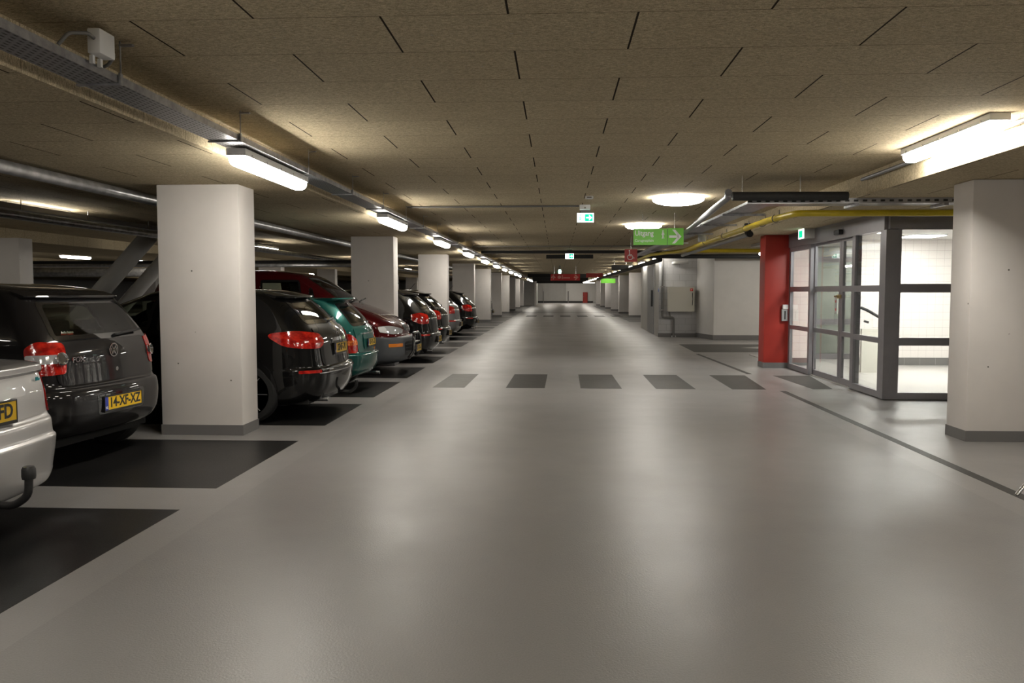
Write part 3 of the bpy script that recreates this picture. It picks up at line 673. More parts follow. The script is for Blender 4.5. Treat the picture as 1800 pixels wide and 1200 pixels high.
# hose cabinet and pipes on the block wall
t = thing('fire_hose_cabinet', 'cream fire hose cabinet with red label and black handle on the grey block wall', 'cabinet', (3.53, 26.42, .82))
bx('case', 'cream', 0, .82, .02, .27, 0, .78, t); bx('door', 'cream', .0, .82, 0, .018, 0, .78, t)
bx('red_label', 'label_red', .68, .77, -.003, 0, .65, .73, t)
shape2d('handle', [[(.745, .6), (.76, .6), (.775, .4), (.76, .2), (.745, .2), (.76, .4)]], .012, 'black_plastic', t, facing('-Y', (0, -.0, 0)))
shape2d('label_mark', [bar(.70, .69, .75, .69, .012), bar(.725, .67, .725, .71, .012)], .001, 'sign_white', t, facing('-Y', (0, -.003, 0)))
t = thing('wall_pipe', 'thin grey water pipe bending down the block wall beside the hose cabinet', 'pipe', (3.36, 26.6, 0))
tube('pipe', 'conduit', [(0, 0, 2.5), (0, 0, .63), (.37, 0, .63), (.37, 0, .02)], .035, t, 14); tube('branch', 'conduit', [(.26, 0, .63), (.22, -.02, .82)], .025, t)
bx('floor_clamp', 'white_plastic', .3, .33, -.05, .0, 0, .05, t); bx('floor_clamp', 'white_plastic', .41, .44, -.05, .0, 0, .05, t)
bx('wall_clamp', 'steel', -.06, .06, -.04, .05, 1.6, 1.62, t); bx('wall_clamp', 'steel', -.06, .06, -.04, .05, .86, .88, t)
t = thing('round_notice', 'tiny round blue-green notice on the edge of the service wall', 'notice', (3.25, 26.68, 1.5))
shape2d('disc', [disc(0, 0, .055)], .01, 'plate_blue', t, facing('-X')); M('teal', (.03,.3,.35), .4)
shape2d('symbol', [disc(0, 0, .035)], .012, 'teal', t, facing('-X'))
t = thing('bulkhead_fitting', 'pale round vent pipe end on top of the block wall', 'pipe', (3.7, 26.5, 2.36)); tube('pipe', 'white_plastic', [(0, .19, 0), (0, 0, 0), (.45, 0, .03)], .045, t)
# exit lamp on lobby header and card reader
t = thing('exit_sign', 'small lit exit sign box on the header above the fixed lobby pane', 'sign', (4.18, 14.35, 2.36))
bx('case', 'white_plastic', .01, .24, 0, .06, 0, .165, t); bx('lit_face', 'sign_white_on', 0, .01, .002, .3, .0, .165, t)
bx('case', 'white_plastic', .01, .08, .06, .3, 0, .165, t); bx('green_field', 'sign_green_on', -.002, 0, .06, .26, .02, .14, t)
t = thing('card_reader', 'white and grey card reader on the red column beside the glass', 'card reader', (4.26, 15.945, .9))
bx('grey_case', 'grey_plastic', 0, .115, -.05, 0, 0, .22, t, bev=.004); bx('white_cap', 'white_plastic', .015, .115, -.06, 0, .225, .31, t, bev=.004)
bx('slot', 'black_plastic', .045, .07, -.052, -.05, .03, .19, t)
# metal stand leg at the right edge
t = thing('metal_stand', 'tubular metal stand whose foot reaches in at the right edge', 'stand', (3.27, 5.98, 0))
tube('leg', 'steel', [(0, 0, .014), (.55, .1, .62)], .014, t); tube('leg', 'steel', [(1.1, 0.2, .014), (.55, .1, .62)], .014, t)
tube('leg', 'steel', [(.75, .7, .014), (.55, .1, .62)], .014, t); bx('top_plate', 'steel', .45, .65, 0, .2, .61, .63, t)
tag(tube('ceiling_sensor', 'white_plastic', [(2.55, 14.8, 2.34), (2.55, 14.8, 2.46)], .07), 'pale conical sensor hanging under the galvanised tray', 'sensor')
# ================================================================ CARS
def pchip(xs, ys):
    n = len(xs); h = [xs[i+1]-xs[i] for i in range(n-1)]; d = [(ys[i+1]-ys[i])/h[i] for i in range(n-1)]
    m = [0.0]*n; m[0] = d[0]; m[-1] = d[-1]
    for i in range(1, n-1):
        m[i] = 0.0 if d[i-1]*d[i] <= 0 else 2*d[i-1]*d[i]/(d[i-1]+d[i])
    def f(x):
        x = min(max(x, xs[0]), xs[-1]); i = 0
        while i < n-2 and x > xs[i+1]: i += 1
        t = (x-xs[i])/h[i]; t2 = t*t; t3 = t2*t
        return (2*t3-3*t2+1)*ys[i]+(t3-2*t2+t)*h[i]*m[i]+(-2*t3+3*t2)*ys[i+1]+(t3-t2)*h[i]*m[i+1]
    return f
def inside(p, poly):
    x, y = p; c = False; n = len(poly); j = n-1
    for i in range(n):
        xi, yi = poly[i]; xj, yj = poly[j]
        if (yi > y) != (yj > y) and x < (xj-xi)*(y-yi)/(yj-yi)+xi: c = not c
        j = i
    return c
def rounded(pts, r, n=5):
    out = []; N = len(pts)
    for i in range(N):
        a, b, c = Vector(pts[i-1]), Vector(pts[i]), Vector(pts[(i+1) % N])
        t1 = min(r, (a-b).length*.45); t2 = min(r, (c-b).length*.45)
        p0 = b+(a-b).normalized()*t1; p2 = b+(c-b).normalized()*t2
        for k in range(n+1):
            s = k/n; p = p0*(1-s)**2+b*2*s*(1-s)+p2*s*s; out.append((p.x, p.y))
    return out
def inset(pts, d):
    N = len(pts); A = sum(pts[i][0]*pts[(i+1) % N][1]-pts[(i+1) % N][0]*pts[i][1] for i in range(N)); sg = 1 if A > 0 else -1
    out = []
    for i in range(N):
        a, b, c = Vector(pts[i-1]), Vector(pts[i]), Vector(pts[(i+1) % N])
        t = (c-a)
        if t.length < 1e-9: out.append(pts[i]); continue
        t.normalize(); nrm = Vector((-t.y, t.x))*sg; out.append((b.x+nrm.x*d, b.y+nrm.y*d))
    return out
class Car:
    def __init__(s, rows, bow=.09, bowf=.16, taper=.05, taperf=.1):
        s.rows = rows; v = list(range(len(rows))); s.nv = len(rows)-1
        s.fz, s.fr, s.ff, s.fw, s.fR = [pchip(v, [r[i] for r in rows]) for i in range(5)]
        s.bow, s.bowf, s.tp, s.tpf = bow, bowf, taper, taperf
        s.vt = [i*.05 for i in range(s.nv*20+1)]; s.zt = [s.fz(a) for a in s.vt]
        s.x0 = min(s.ff(a) for a in s.vt); s.x1 = max(s.fr(a) for a in s.vt)
    def v_of(s, z):
        z = min(max(z, s.zt[0]), s.zt[-1]); lo_, hi_ = 0, len(s.zt)-1
        while hi_-lo_ > 1:
            mid = (lo_+hi_)//2
            if s.zt[mid] <= z: lo_ = mid
            else: hi_ = mid
        d = s.zt[hi_]-s.zt[lo_]
        return s.vt[lo_]+.05*((z-s.zt[lo_])/d if d > 1e-9 else 0)
    def P(s, v):
        w_, xr, xf = s.fw(v), s.fr(v), s.ff(v); R = min(s.fR(v), w_*.98, (xr-xf)*.45)
        return w_, xr, xf, R
    def seg(s, v):
        w_, xr, xf, R = s.P(v); a = w_-R; b = PI*R/2; c = (xr-xf)-2*R
        return a, b, c, b, a
    def S(s, q, v, off=0):
        w_, xr, xf, R = s.P(v); a, b, c, _, _ = s.seg(v); sg = 1 if q >= 0 else -1; t = abs(q)
        if t <= a: x, y = xr, t
        elif t <= a+b:
            an = (t-a)/R; x, y = xr-R+R*math.cos(an), w_-R+R*math.sin(an)
        elif t <= a+b+c: x, y = xr-R-(t-a-b), w_
        elif t <= a+b+c+b:
            an = (t-a-b-c)/R; x, y = xf+R-R*math.sin(an), w_-R+R*math.cos(an)
        else: x, y = xf, max(0, a-(t-a-b-c-b))
        xm = (xr+xf)/2; hl = max(.01, (xr-xf)/2); u = (x-xm)/hl; yy = (y/max(w_, .01))**2
        k = min(1, w_/.7)
        if u > 0: x -= s.bow*yy*u*u*k; y *= 1-s.tp*u*u
        else: x += s.bowf*yy*u*u*k; y *= 1-s.tpf*u*u
        return Vector((x, sg*y, s.fz(v)))
    def N(s, q, v):
        e = .01; a = s.S(q+e, v)-s.S(q-e, v); v0, v1 = max(0, v-.04), min(s.nv, v+.04); b = s.S(q, v1)-s.S(q, v0)
        n = a.cross(b); n = n.normalized() if n.length > 1e-9 else Vector((1, 0, 0))
        return n
    def q_of(s, mode, a, v):
        A, B, C_, _, _ = s.seg(v); w_, xr, xf, R = s.P(v)
        if mode == 'rear': return a
        if mode in ('side+', 'side-'):
            q = A+B+(xr-R-a); return q if mode == 'side+' else -q
        if mode in ('corner+', 'corner-'):
            q = A+B/2+a; return q if mode == 'corner+' else -q
        if mode in ('fcorner+', 'fcorner-'):
            q = A+B+C_+B/2-a; return q if mode == 'fcorner+' else -q
        T = 2*A+2*B+C_
        return T-a if a >= 0 else -(T+a)
    def a_of(s, mode, q, v):
        A, B, C_, _, _ = s.seg(v); w_, xr, xf, R = s.P(v)
        if mode == 'rear': return q
        sg = 1 if mode.endswith('+') else -1
        if mode.startswith('side'): return xr-R-(q*sg-A-B) if q*sg > 0 else 99
        if mode.startswith('corner'): return q*sg-A-B/2 if q*sg > 0 else 99
        if mode.startswith('fcorner'): return A+B+C_+B/2-q*sg if q*sg > 0 else 99
        T = 2*A+2*B+C_
        return T-q if q > 0 else -(T+q)
    def patch(s, name, mode, poly, mats, parent, off=.004, thick=.012, glass=0, step=.05, ret=False):
        bm = bmesh.new(); ov = [bm.verts.new((x, z, 0)) for x, z in poly]
        if glass:
            ip = inset(poly, glass); iv = [bm.verts.new((x, z, 0)) for x, z in ip]; n = len(poly)
            for i in range(n):
                try: bm.faces.new((ov[i], ov[(i+1) % n], iv[(i+1) % n], iv[i])).material_index = 1
                except ValueError: pass
            bm.faces.new(iv).material_index = 0
        else: bm.faces.new(ov)
        xs = [p[0] for p in poly]; zs = [p[1] for p in poly]
        for ax, lo_, hi_ in ((0, min(xs), max(xs)), (1, min(zs), max(zs))):
            k = lo_+step
            while k < hi_-.004:
                co = [0, 0, 0]; co[ax] = k; no = [0, 0, 0]; no[ax] = 1
                bmesh.ops.bisect_plane(bm, geom=bm.verts[:]+bm.edges[:]+bm.faces[:], dist=1e-5, plane_co=co, plane_no=no); k += step
        bmesh.ops.triangulate(bm, faces=[f for f in bm.faces if len(f.verts) > 4])
        be = [e for e in bm.edges if len(e.link_faces) == 1]
        bvs = {v for e in be for v in e.verts}; sk = {}
        for v in bm.verts: v.tag = False
        pos = {}
        for v in list(bm.verts):
            vv = s.v_of(v.co.y); q = s.q_of(mode, v.co.x, vv); p = s.S(q, vv); n = s.N(q, vv)
            if (p-Vector((s.x1/2+s.x0/2, 0, p.z))).dot(n) < 0: n = -n
            pos[v] = p+n*off
            if v in bvs and thick: sk[v] = p+n*(off-thick)
        if thick:
            nv = {v: bm.verts.new(p) for v, p in sk.items()}
            for e in be:
                a, b = e.verts; mi = e.link_faces[0].material_index
                f = bm.faces.new((a, b, nv[b], nv[a])); f.material_index = mi
        for v, p in pos.items(): v.co = p
        return fin(bm, name, mats, parent, angle=40)
    def body(s, t, body_mat, windows, arches, zb=.66, sub=5, low_mat=None, front_split=False, cz=None):
        """shell with window openings; bumpers split off below zb"""
        vs_ = []
        for i in range(s.nv):
            for k in range(sub): vs_.append(i+k/sub)
        vs_.append(s.nv)
        cnt = (12, 8, 84, 6, 8)
        def qs(v):
            sg = s.seg(v); out = []; acc = 0
            for L, n in zip(sg, cnt):
                for k in range(n): out.append(acc+L*k/n)
                acc += L
            out.append(acc); return out
        Q = [qs(v) for v in vs_]; nq = len(Q[0])
        def build(keep, name, mat, cap=False):
            bm = bmesh.new(); cache = {}
            def V(i, j, sg):
                if (j == 0 or j == nq-1): sg = 1
                key = (i, j, sg)
                if key not in cache:
                    p = s.S(Q[i][j], vs_[i]); p.y = abs(p.y)*sg if j not in (0, nq-1) else 0.0
                    cache[key] = bm.verts.new(p)
                return cache[key]
            n = 0
            for i in range(len(vs_)-1):
                vc = (vs_[i]+vs_[i+1])/2; zc = s.fz(vc)
                for j in range(nq-1):
                    qc = (Q[i][j]+Q[i][j+1]+Q[i+1][j]+Q[i+1][j+1])/4
                    for sg in (1, -1):
                        q = qc*sg
                        if not keep(q, vc, zc): continue
                        skip = False
                        for mode, poly, fr in windows:
                            if zc < min(p[1] for p in poly) or zc > max(p[1] for p in poly): continue
                            if inside((s.a_of(mode, q, vc), zc), inset(poly, fr*.5)): skip = True; break
                        if not skip:
                            for ax, az, ar in arches:
                                if zc < az+ar:
                                    xx = s.a_of('side+' if sg > 0 else 'side-', q, vc)
                                    if (xx-ax)**2+(zc-az)**2 < ar*ar: skip = True
                        if skip: continue
                        bm.faces.new((V(i, j, sg), V(i, j+1, sg), V(i+1, j+1, sg), V(i+1, j, sg))); n += 1
            if cap:
                top = [V(len(vs_)-1, j, 1) for j in range(nq)]+[V(len(vs_)-1, j, -1) for j in range(nq-2, 0, -1)]
                bm.faces.new(top)
            return fin(bm, name, mat, t, angle=38)
        wR = lambda q, v: abs(q) < s.seg(v)[0]+s.seg(v)[1]+.42
        def is_rb(q, v, z): return z < zb and wR(q, v)
        def is_fb(q, v, z):
            A, B, C_, _, _ = s.seg(v); return z < zb and abs(q) > A+B+C_-.35
        build(lambda q, v, z: not is_rb(q, v, z) and not is_fb(q, v, z), 'body', body_mat, True)
        build(is_rb, 'rear_bumper', low_mat or body_mat); build(is_fb, 'front_bumper', low_mat or body_mat)
def wheel(t, x, y, r, rim='steel', spokes=7, sgn=1):
    bm = bmesh.new(); w2 = .09
    lathe(bm, [(r-.09, -w2), (r-.03, -w2), (r-.008, -w2+.02), (r, -w2+.05), (r, w2-.05), (r-.008, w2-.02), (r-.03, w2), (r-.09, w2)], 'Y', (x, y, r), 36)
    wt = fin(bm, 'wheel', 'rubber', t)
    bm = bmesh.new(); yy = y+sgn*.07
    lathe(bm, [(r-.085, yy-y-.02), (r-.085, yy-y+sgn*.012), (r-.11, yy-y), (r-.11, yy-y-sgn*.04)], 'Y', (x, y, r), 32)
    for k in range(spokes):
        a = 2*PI*k/spokes; d = Vector((math.cos(a), 0, math.sin(a))); p = Vector((x, yy, r))
        tube_bm(bm, [p+d*.03, p+d*(r-.1)], .022, 6)
    lathe(bm, [(.001, 0), (.055, 0), (.055, .015*sgn)], 'Y', (x, yy, r), 16)
    fin(bm, 'rim', rim, wt)
    return wt
def plate(t, c, p, txt, z, rx, mode='rear', flip=False, scale=1.0):
    """number plate at lateral 0; white text etc."""
    w_, h = .26*scale, .055*scale
    pl = bx('number_plate', 'plate_yellow', rx, rx+.012, -w_, w_, z-h, z+h, t) if not flip else bx('number_plate', 'plate_yellow', rx-.012, rx, -w_, w_, z-h, z+h, t)
    d = facing('+X', (rx+.012, 0, z)) if not flip else facing('-X', (rx-.012, 0, z))
    shape2d('blue_strip', [[(-w_, -h), (-w_+.045, -h), (-w_+.045, h), (-w_, h)]], .001, 'plate_blue', pl, d)
    if txt[0] == '-': text('plate_text', txt, .115, 'black_plastic', pl, d @ Matrix.Translation((w_-.03, 0, .001)), .001, .003, .92, 'RIGHT')
    else: text('plate_text', txt, .115*scale, 'black_plastic', pl, d @ Matrix.Translation((.02, 0, .001)), .001, .003, .92, 'CENTER')
    text('country_code', 'NL', .035, 'sign_white', pl, d @ Matrix.Translation((-w_+.022, -.035*scale, .001)), .001, 0, .8, 'CENTER')
    fx = .006
    for (a, b, e, f) in ((-w_-fx, w_+fx, z+h, z+h+.008), (-w_-fx, w_+fx, z-h-.018, z-h), (-w_-fx, -w_, z-h, z+h), (w_, w_+fx, z-h, z+h)):
        pass
    bm = bmesh.new()
    for (a, b, e, f) in ((-w_-fx, w_+fx, z+h, z+h+.008), (-w_-fx, w_+fx, z-h-.018, z-h), (-w_-fx, -w_, z-h, z+h), (w_, w_+fx, z-h, z+h)):
        box(bm, rx-.002 if not flip else rx-.015, rx+.015 if not flip else rx+.002, a, b, e, f)
    fin(bm, 'plate_frame', 'black_plastic', pl, smooth=False)
    return pl
def ring_patch(car, t, ax, az, r0, r1, mat, name='wheel_arch_lip'):
    for sg in ('side+', 'side-'):
        pts = []; n = 22; a0, a1 = -.35, PI+.35
        zlo = car.zt[0]+.002
        outer = [(ax+r1*math.cos(a0+(a1-a0)*k/n), max(zlo, az+r1*math.sin(a0+(a1-a0)*k/n))) for k in range(n+1)]
        inner = [(ax+r0*math.cos(a0+(a1-a0)*k/n), max(zlo, az+r0*math.sin(a0+(a1-a0)*k/n))) for k in range(n+1)]
        bm = bmesh.new(); A, B = [], []; Cc, D = [], []
        for (x1_, z1_), (x2_, z2_) in zip(outer, inner):
            for arr, (xx, zz), of in ((A, (x1_, z1_), .006), (B, (x2_, z2_), .008), (Cc, (x1_, z1_), -.01), (D, (x2_, z2_), -.05)):
                v = car.v_of(zz); q = car.q_of(sg, xx, v); p = car.S(q, v); nn = Vector((0, 1 if sg == 'side+' else -1, 0)); arr.append(bm.verts.new(p+nn*of))
        for k in range(n):
            for a, b in ((A, B), (B, D), (Cc, A)):
                try: bm.faces.new((a[k], a[k+1], b[k+1], b[k]))
                except ValueError: pass
        fin(bm, name, mat, t, angle=50)
def interior(t, car, z0=.3, belt=.95, xs=(-.75, -2.0), roof=1.4, wd=.62):
    x0, x1 = car.x0, car.x1
    bx('floor_pan', 'under', x0+.35, x1-.25, -wd-.06, wd+.06, .2, .42, t)
    bm = bmesh.new(); box(bm, x0+.35, x0+1.15, -wd, wd, .42, belt-.1); fin(bm, 'dashboard', 'seat_cloth', t, smooth=False)
    bm = bmesh.new(); box(bm, xs[0]-.08, xs[0]+.08, -wd+.02, wd-.02, .45, belt+.02, bev=.04); box(bm, xs[0]-.5, xs[0], -wd+.02, wd-.02, .4, .58, bev=.04); fin(bm, 'rear_seat', 'seat_cloth', t)
    for y in (-.33, .33):
        bm = bmesh.new(); box(bm, xs[0]-.05, xs[0]+.05, y-.13, y+.13, belt+.03, belt+.2, bev=.045); fin(bm, 'headrest', 'seat_cloth', t)
        bm = bmesh.new(); box(bm, xs[1]-.08, xs[1]+.08, y-.25, y+.25, .42, belt+.12, bev=.05); box(bm, xs[1]-.06, xs[1]+.06, y-.14, y+.14, belt+.14, belt+.34, bev=.05); fin(bm, 'front_seat', 'seat_cloth', t)
    tube('steering_wheel', 'black_plastic', [(xs[1]-.65+.05*math.sin(a), -.33+.18*math.cos(a), belt-.02+.17*math.sin(a)) for a in [2*PI*k/14 for k in range(15)]], .014, t, 8)
def spoiler(t, car, z, wd, mat, out=.1, th=.03, drop=.02, back=.12):
    v = car.v_of(z); bm = bmesh.new(); rings = []; n = 20
    for k in range(n+1):
        y = -wd+2*wd*k/n; p = car.S(y, v); e = 1-abs(y/wd)**8*.5; vb = car.v_of(z+.03)
        up = car.S(y, car.v_of(min(z+.035, car.zt[-1]-.02))) 
        rings.append([bm.verts.new(q) for q in (Vector((up.x-.02, y, up.z+.004)), Vector((p.x+out*e, y, z+.02-drop)), Vector((p.x+out*e+.004, y, z+.02-drop-th*.5)), Vector((p.x+out*e-.01, y, z+.02-drop-th)), Vector((p.x-.03, y, z-.012)))])
    for a, b in zip(rings, rings[1:]):
        for i in range(4): bm.faces.new((a[i], a[i+1], b[i+1], b[i]))
    bm.faces.new(rings[0]); bm.faces.new(rings[-1])
    return fin(bm, 'spoiler', mat, t, angle=30)
def mirror(t, car, x, z, mat, sgn):
    v = car.v_of(z); p = car.S(car.q_of('side+' if sgn > 0 else 'side-', x, v), v)
    bm = bmesh.new(); y0 = p.y; box(bm, p.x-.06, p.x+.05, min(y0, y0+sgn*.2)+0, max(y0, y0+sgn*.2), z, z+.14, bev=.035); fin(bm, 'wing_mirror', mat, t)
def wiper(t, pts): tube('wiper', 'black_plastic', pts, .012, t, 8)
def car_common(t, c, matn, windows, side_z=None, arches=(), wheels=(), frit=.045, glass='glass_tint', **k):
    c.body(t, matn, [(m_, p_, frit) for n_, m_, p_, in windows], arches, **k)
    for n_, m_, p_ in windows: c.patch(n_, m_, p_, [glass, 'black_gloss'], t, off=.003, thick=.012, glass=frit)
    for ax, az, ar in arches: ring_patch(c, t, ax, az, ar-.035, ar+.03, k.get('lip', matn) if 0 else matn)
    for (x, y, r) in wheels:
        for sg in (1, -1): wheel(t, x, sg*y, r, sgn=sg)
        bx('axle_cover', 'under', x-r-.05, x+r+.05, -y+.12, y-.12, .18, .66, t)
SIDE = lambda x0, x1, x2, x3, z0, z1: rounded([(x0, z0), (x1, z1), (x2, z1), (x3, z0)], .05)
def mirror_poly(p): return [(-a, b) for a, b in p][::-1]

# --- dark grey hatchback (small, tall, round)
def hatch_fox(loc, label):
    t = thing('hatchback_car', label, 'car', loc, 0, None)
    c = Car([(.25,-.16,-3.6,.70,.2),(.30,-.06,-3.7,.77,.22),(.42,.0,-3.80,.82,.24),(.56,.01,-3.82,.83,.24),(.66,-.01,-3.82,.828,.23),(.69,-.055,-3.80,.82,.2),(.82,-.07,-3.7,.815,.2),(.95,-.085,-3.3,.81,.2),(1.05,-.12,-2.95,.80,.19),(1.18,-.2,-2.66,.765,.18),(1.34,-.31,-2.38,.70,.17),(1.41,-.365,-2.25,.665,.17),(1.455,-.42,-2.14,.63,.18),(1.495,-.60,-2.0,.56,.2),(1.525,-.9,-1.8,.42,.2),(1.54,-1.25,-1.55,.12,.08)], bow=.07)
    rw = rounded([(-.66, 1.055), (-.57, 1.40), (.57, 1.40), (.66, 1.055)], .09)
    s1 = rounded([(-.62, 1.06), (-.78, 1.36), (-1.35, 1.39), (-1.35, 1.03)], .07); s2 = rounded([(-1.43, 1.03), (-1.43, 1.39), (-2.15, 1.36), (-2.62, 1.03)], .06)
    ws = rounded([(-.66, 1.08), (-.52, 1.39), (.52, 1.39), (.66, 1.08)], .08)
    win = [('rear_window', 'rear', rw), ('side_window', 'side+', s1), ('side_window', 'side-', s1), ('side_window', 'side+', s2), ('side_window', 'side-', s2), ('windscreen', 'front', ws)]
    car_common(t, c, 'paint_anthracite', win, arches=[(-.60, .29, .36), (-3.15, .29, .36)], wheels=[(-.60, .72, .29), (-3.15, .72, .29)], zb=.672)
    tg = c.patch('tailgate', 'rear', rounded([(-.68, .70), (-.70, 1.03), (.70, 1.03), (.68, .70)], .07), 'paint_anthracite', t, off=.008, thick=.014)
    spoiler(t, c, 1.425, .60, 'paint_anthracite', out=.06, th=.022)
    for sg in '+-':
        lp = c.patch('tail_lamp', 'corner'+sg, rounded([(-.17, .80), (-.19, 1.04), (.02, 1.06), (.12, 1.0), (.10, .79)], .04), 'tail_red', t, off=.014, thick=.03)
        c.patch('clear_band', 'corner'+sg, rounded([(-.175, .885), (-.18, .955), (.115, .955), (.11, .885)], .02), 'lens_clear', lp, off=.018, thick=.01)
        v = c.v_of(.92); q = c.q_of('corner'+sg, -.13, v); p = c.S(q, v); n = c.N(q, v); n = n if n.x > 0 else -n
        bm = bmesh.new(); lathe(bm, [(.05, -.01), (.052, .01), (.044, .016), (.044, .004), (.001, .004)], 'Z', (0, 0, 0), 24)
        bmesh.ops.transform(bm, matrix=Matrix.Translation(p+n*.02) @ Vector((0,0,1)).rotation_difference(n).to_matrix().to_4x4(), verts=bm.verts); fin(bm, 'round_reflector', 'chrome', lp)
    c.patch('plate_recess', 'rear', rounded([(-.33, .43), (-.35, .60), (.35, .60), (.33, .43)], .03), 'black_gloss', t, off=.003, thick=.01)
    plate(t, c, None, '14-XF-XZ', .515, .004)
    x = c.S(0, c.v_of(.93)).x+.012
    t1 = shape2d('round_emblem', arc(0, 0, .050, .06, 0, 360, 28) + [bar(-.022, .036, -.006, .004, .008), bar(.022, .036, .006, .004, .008), bar(-.006, .004, 0, .016, .006), bar(.006, .004, 0, .016, .006), bar(-.04, .018, -.018, -.036, .008), bar(.04, .018, .018, -.036, .008), bar(-.018, -.036, 0, .0, .008), bar(.018, -.036, 0, .0, .008)], .006, 'chrome', t, facing('+X', (x, 0, .955)))
    text('model_lettering', 'FOX', .062, 'chrome', t, facing('+X', (x-.005, -.53, .905)), .004, .001, 1.2)
    shape2d('lock', [disc(0, 0, .018)], .01, 'chrome', t, facing('+X', (x+.002, .03, .79)))
    p = c.S(.05, c.v_of(1.09)); wiper(t, [(p.x+.0, -.0+.1, 1.075), (p.x+.03, .1, 1.085), (p.x-.0, .5, 1.115)])
    tx = c.S(-.45, c.v_of(1.14)).x
    text('window_sticker', 'Audio Station', .03, 'sign_white', t, facing('+X', (tx+.008, -.5, 1.125)) @ Matrix.Rotation(-.3, 4, 'X'), .0005, 0, .9)
    text('window_sticker', 'Audio Station', .03, 'label_red', t, facing('+X', (tx+.006, -.5, 1.113)) @ Matrix.Rotation(-.3, 4, 'X'), .0005, 0, .9)
    interior(t, c, belt=1.0, xs=(-.85, -2.0), wd=.66)
    for sg in (1, -1): mirror(t, c, -2.45, 1.02, 'paint_anthracite', sg)
    return t
# --- silver notchback-like hatch with bootlid lip
def silver_car(loc, label):
    t = thing('hatchback_car', label, 'car', loc)
    c = Car([(.22,-.18,-4.0,.76,.2),(.27,-.08,-4.1,.82,.2),(.34,-.055,-4.2,.845,.2),(.37,-.05,-4.2,.84,.2),(.50,-.03,-4.2,.845,.2),(.555,-.025,-4.2,.845,.2),(.58,-.045,-4.2,.845,.2),(.66,-.055,-4.2,.845,.2),(.69,-.09,-4.1,.85,.17),(.85,-.115,-3.9,.845,.17),(.95,-.145,-3.5,.835,.16),(.968,-.115,-3.4,.835,.16),(1.0,-.115,-3.3,.825,.16),(1.018,-.17,-3.2,.80,.16),(1.03,-.34,-3.05,.775,.16),(1.10,-.50,-2.85,.74,.16),(1.30,-.92,-2.45,.67,.16),(1.37,-1.15,-2.25,.62,.16),(1.41,-1.5,-2.1,.5,.2),(1.42,-1.7,-1.95,.12,.08)], bow=.10)
    rw = rounded([(-.62, 1.07), (-.52, 1.33), (.52, 1.33), (.62, 1.07)], .07)
    s1 = rounded([(-1.0, 1.06), (-1.25, 1.32), (-2.3, 1.34), (-2.85, 1.06)], .06); ws = rounded([(-.64, 1.08), (-.5, 1.34), (.5, 1.34), (.64, 1.08)], .06)
    win = [('rear_window', 'rear', rw), ('side_window', 'side+', s1), ('side_window', 'side-', s1), ('windscreen', 'front', ws)]
    car_common(t, c, 'paint_silver', win, arches=[(-.85, .31, .38), (-3.4, .31, .38)], wheels=[(-.85, .74, .31), (-3.4, .74, .31)], zb=.675)
    c.patch('tailgate', 'rear', rounded([(-.68, .70), (-.72, .97), (.72, .97), (.68, .70)], .05), 'paint_silver', t, off=.008, thick=.014)
    c.patch('grip_strip', 'rear', rounded([(-.42, .835), (-.42, .885), (.42, .885), (.42, .835)], .022), 'paint_silver', t, off=.026, thick=.03)
    c.patch('plate_recess', 'rear', rounded([(-.31, .70), (-.31, .83), (.31, .83), (.31, .70)], .02), 'black_plastic', t, off=.01, thick=.01)
    rx = c.S(0, c.v_of(.77)).x+.012
    plate(t, c, None, '78-HH-FD' if 0 else '-FD', .77, rx)
    for sg in '+-':
        lp = c.patch('tail_lamp', 'corner'+sg, rounded([(-.09, .70), (-.08, .94), (.03, .95), (.16, .80), (.17, .70)], .03), 'tail_red', t, off=.012, thick=.03)
        c.patch('clear_band', 'corner'+sg, rounded([(-.02, .80), (-.02, .84), (.16, .84), (.165, .80)], .01), 'lens_clear', lp, off=.015, thick=.01)
        c.patch('amber_band', 'corner'+sg, rounded([(.04, .85), (.04, .90), (.10, .90), (.12, .85)], .01), 'amber', lp, off=.015, thick=.01)
    text('badge', '16v', .03, 'teal', t, facing('+X', (c.S(.60, c.v_of(.915)).x+.016, .58, .915)), .003, .001)
    tb = tube('tow_bar', 'black_plastic', [(-.3, 0, .3), (.06, 0, .27), (.15, 0, .33), (.155, 0, .44)], .022, t, 14)
    bm = bmesh.new(); lathe(bm, [(.001, .50), (.028, .495), (.036, .48), (.037, .44), (.034, .425), (.02, .42)], 'Z', (.155, 0, 0), 20); fin(bm, 'tow_ball_cap', 'black_plastic', tb)
    interior(t, c, belt=1.0, xs=(-1.25, -2.3), wd=.62)
    for sg in (1, -1): mirror(t, c, -2.75, 1.0, 'paint_silver', sg)
    return t
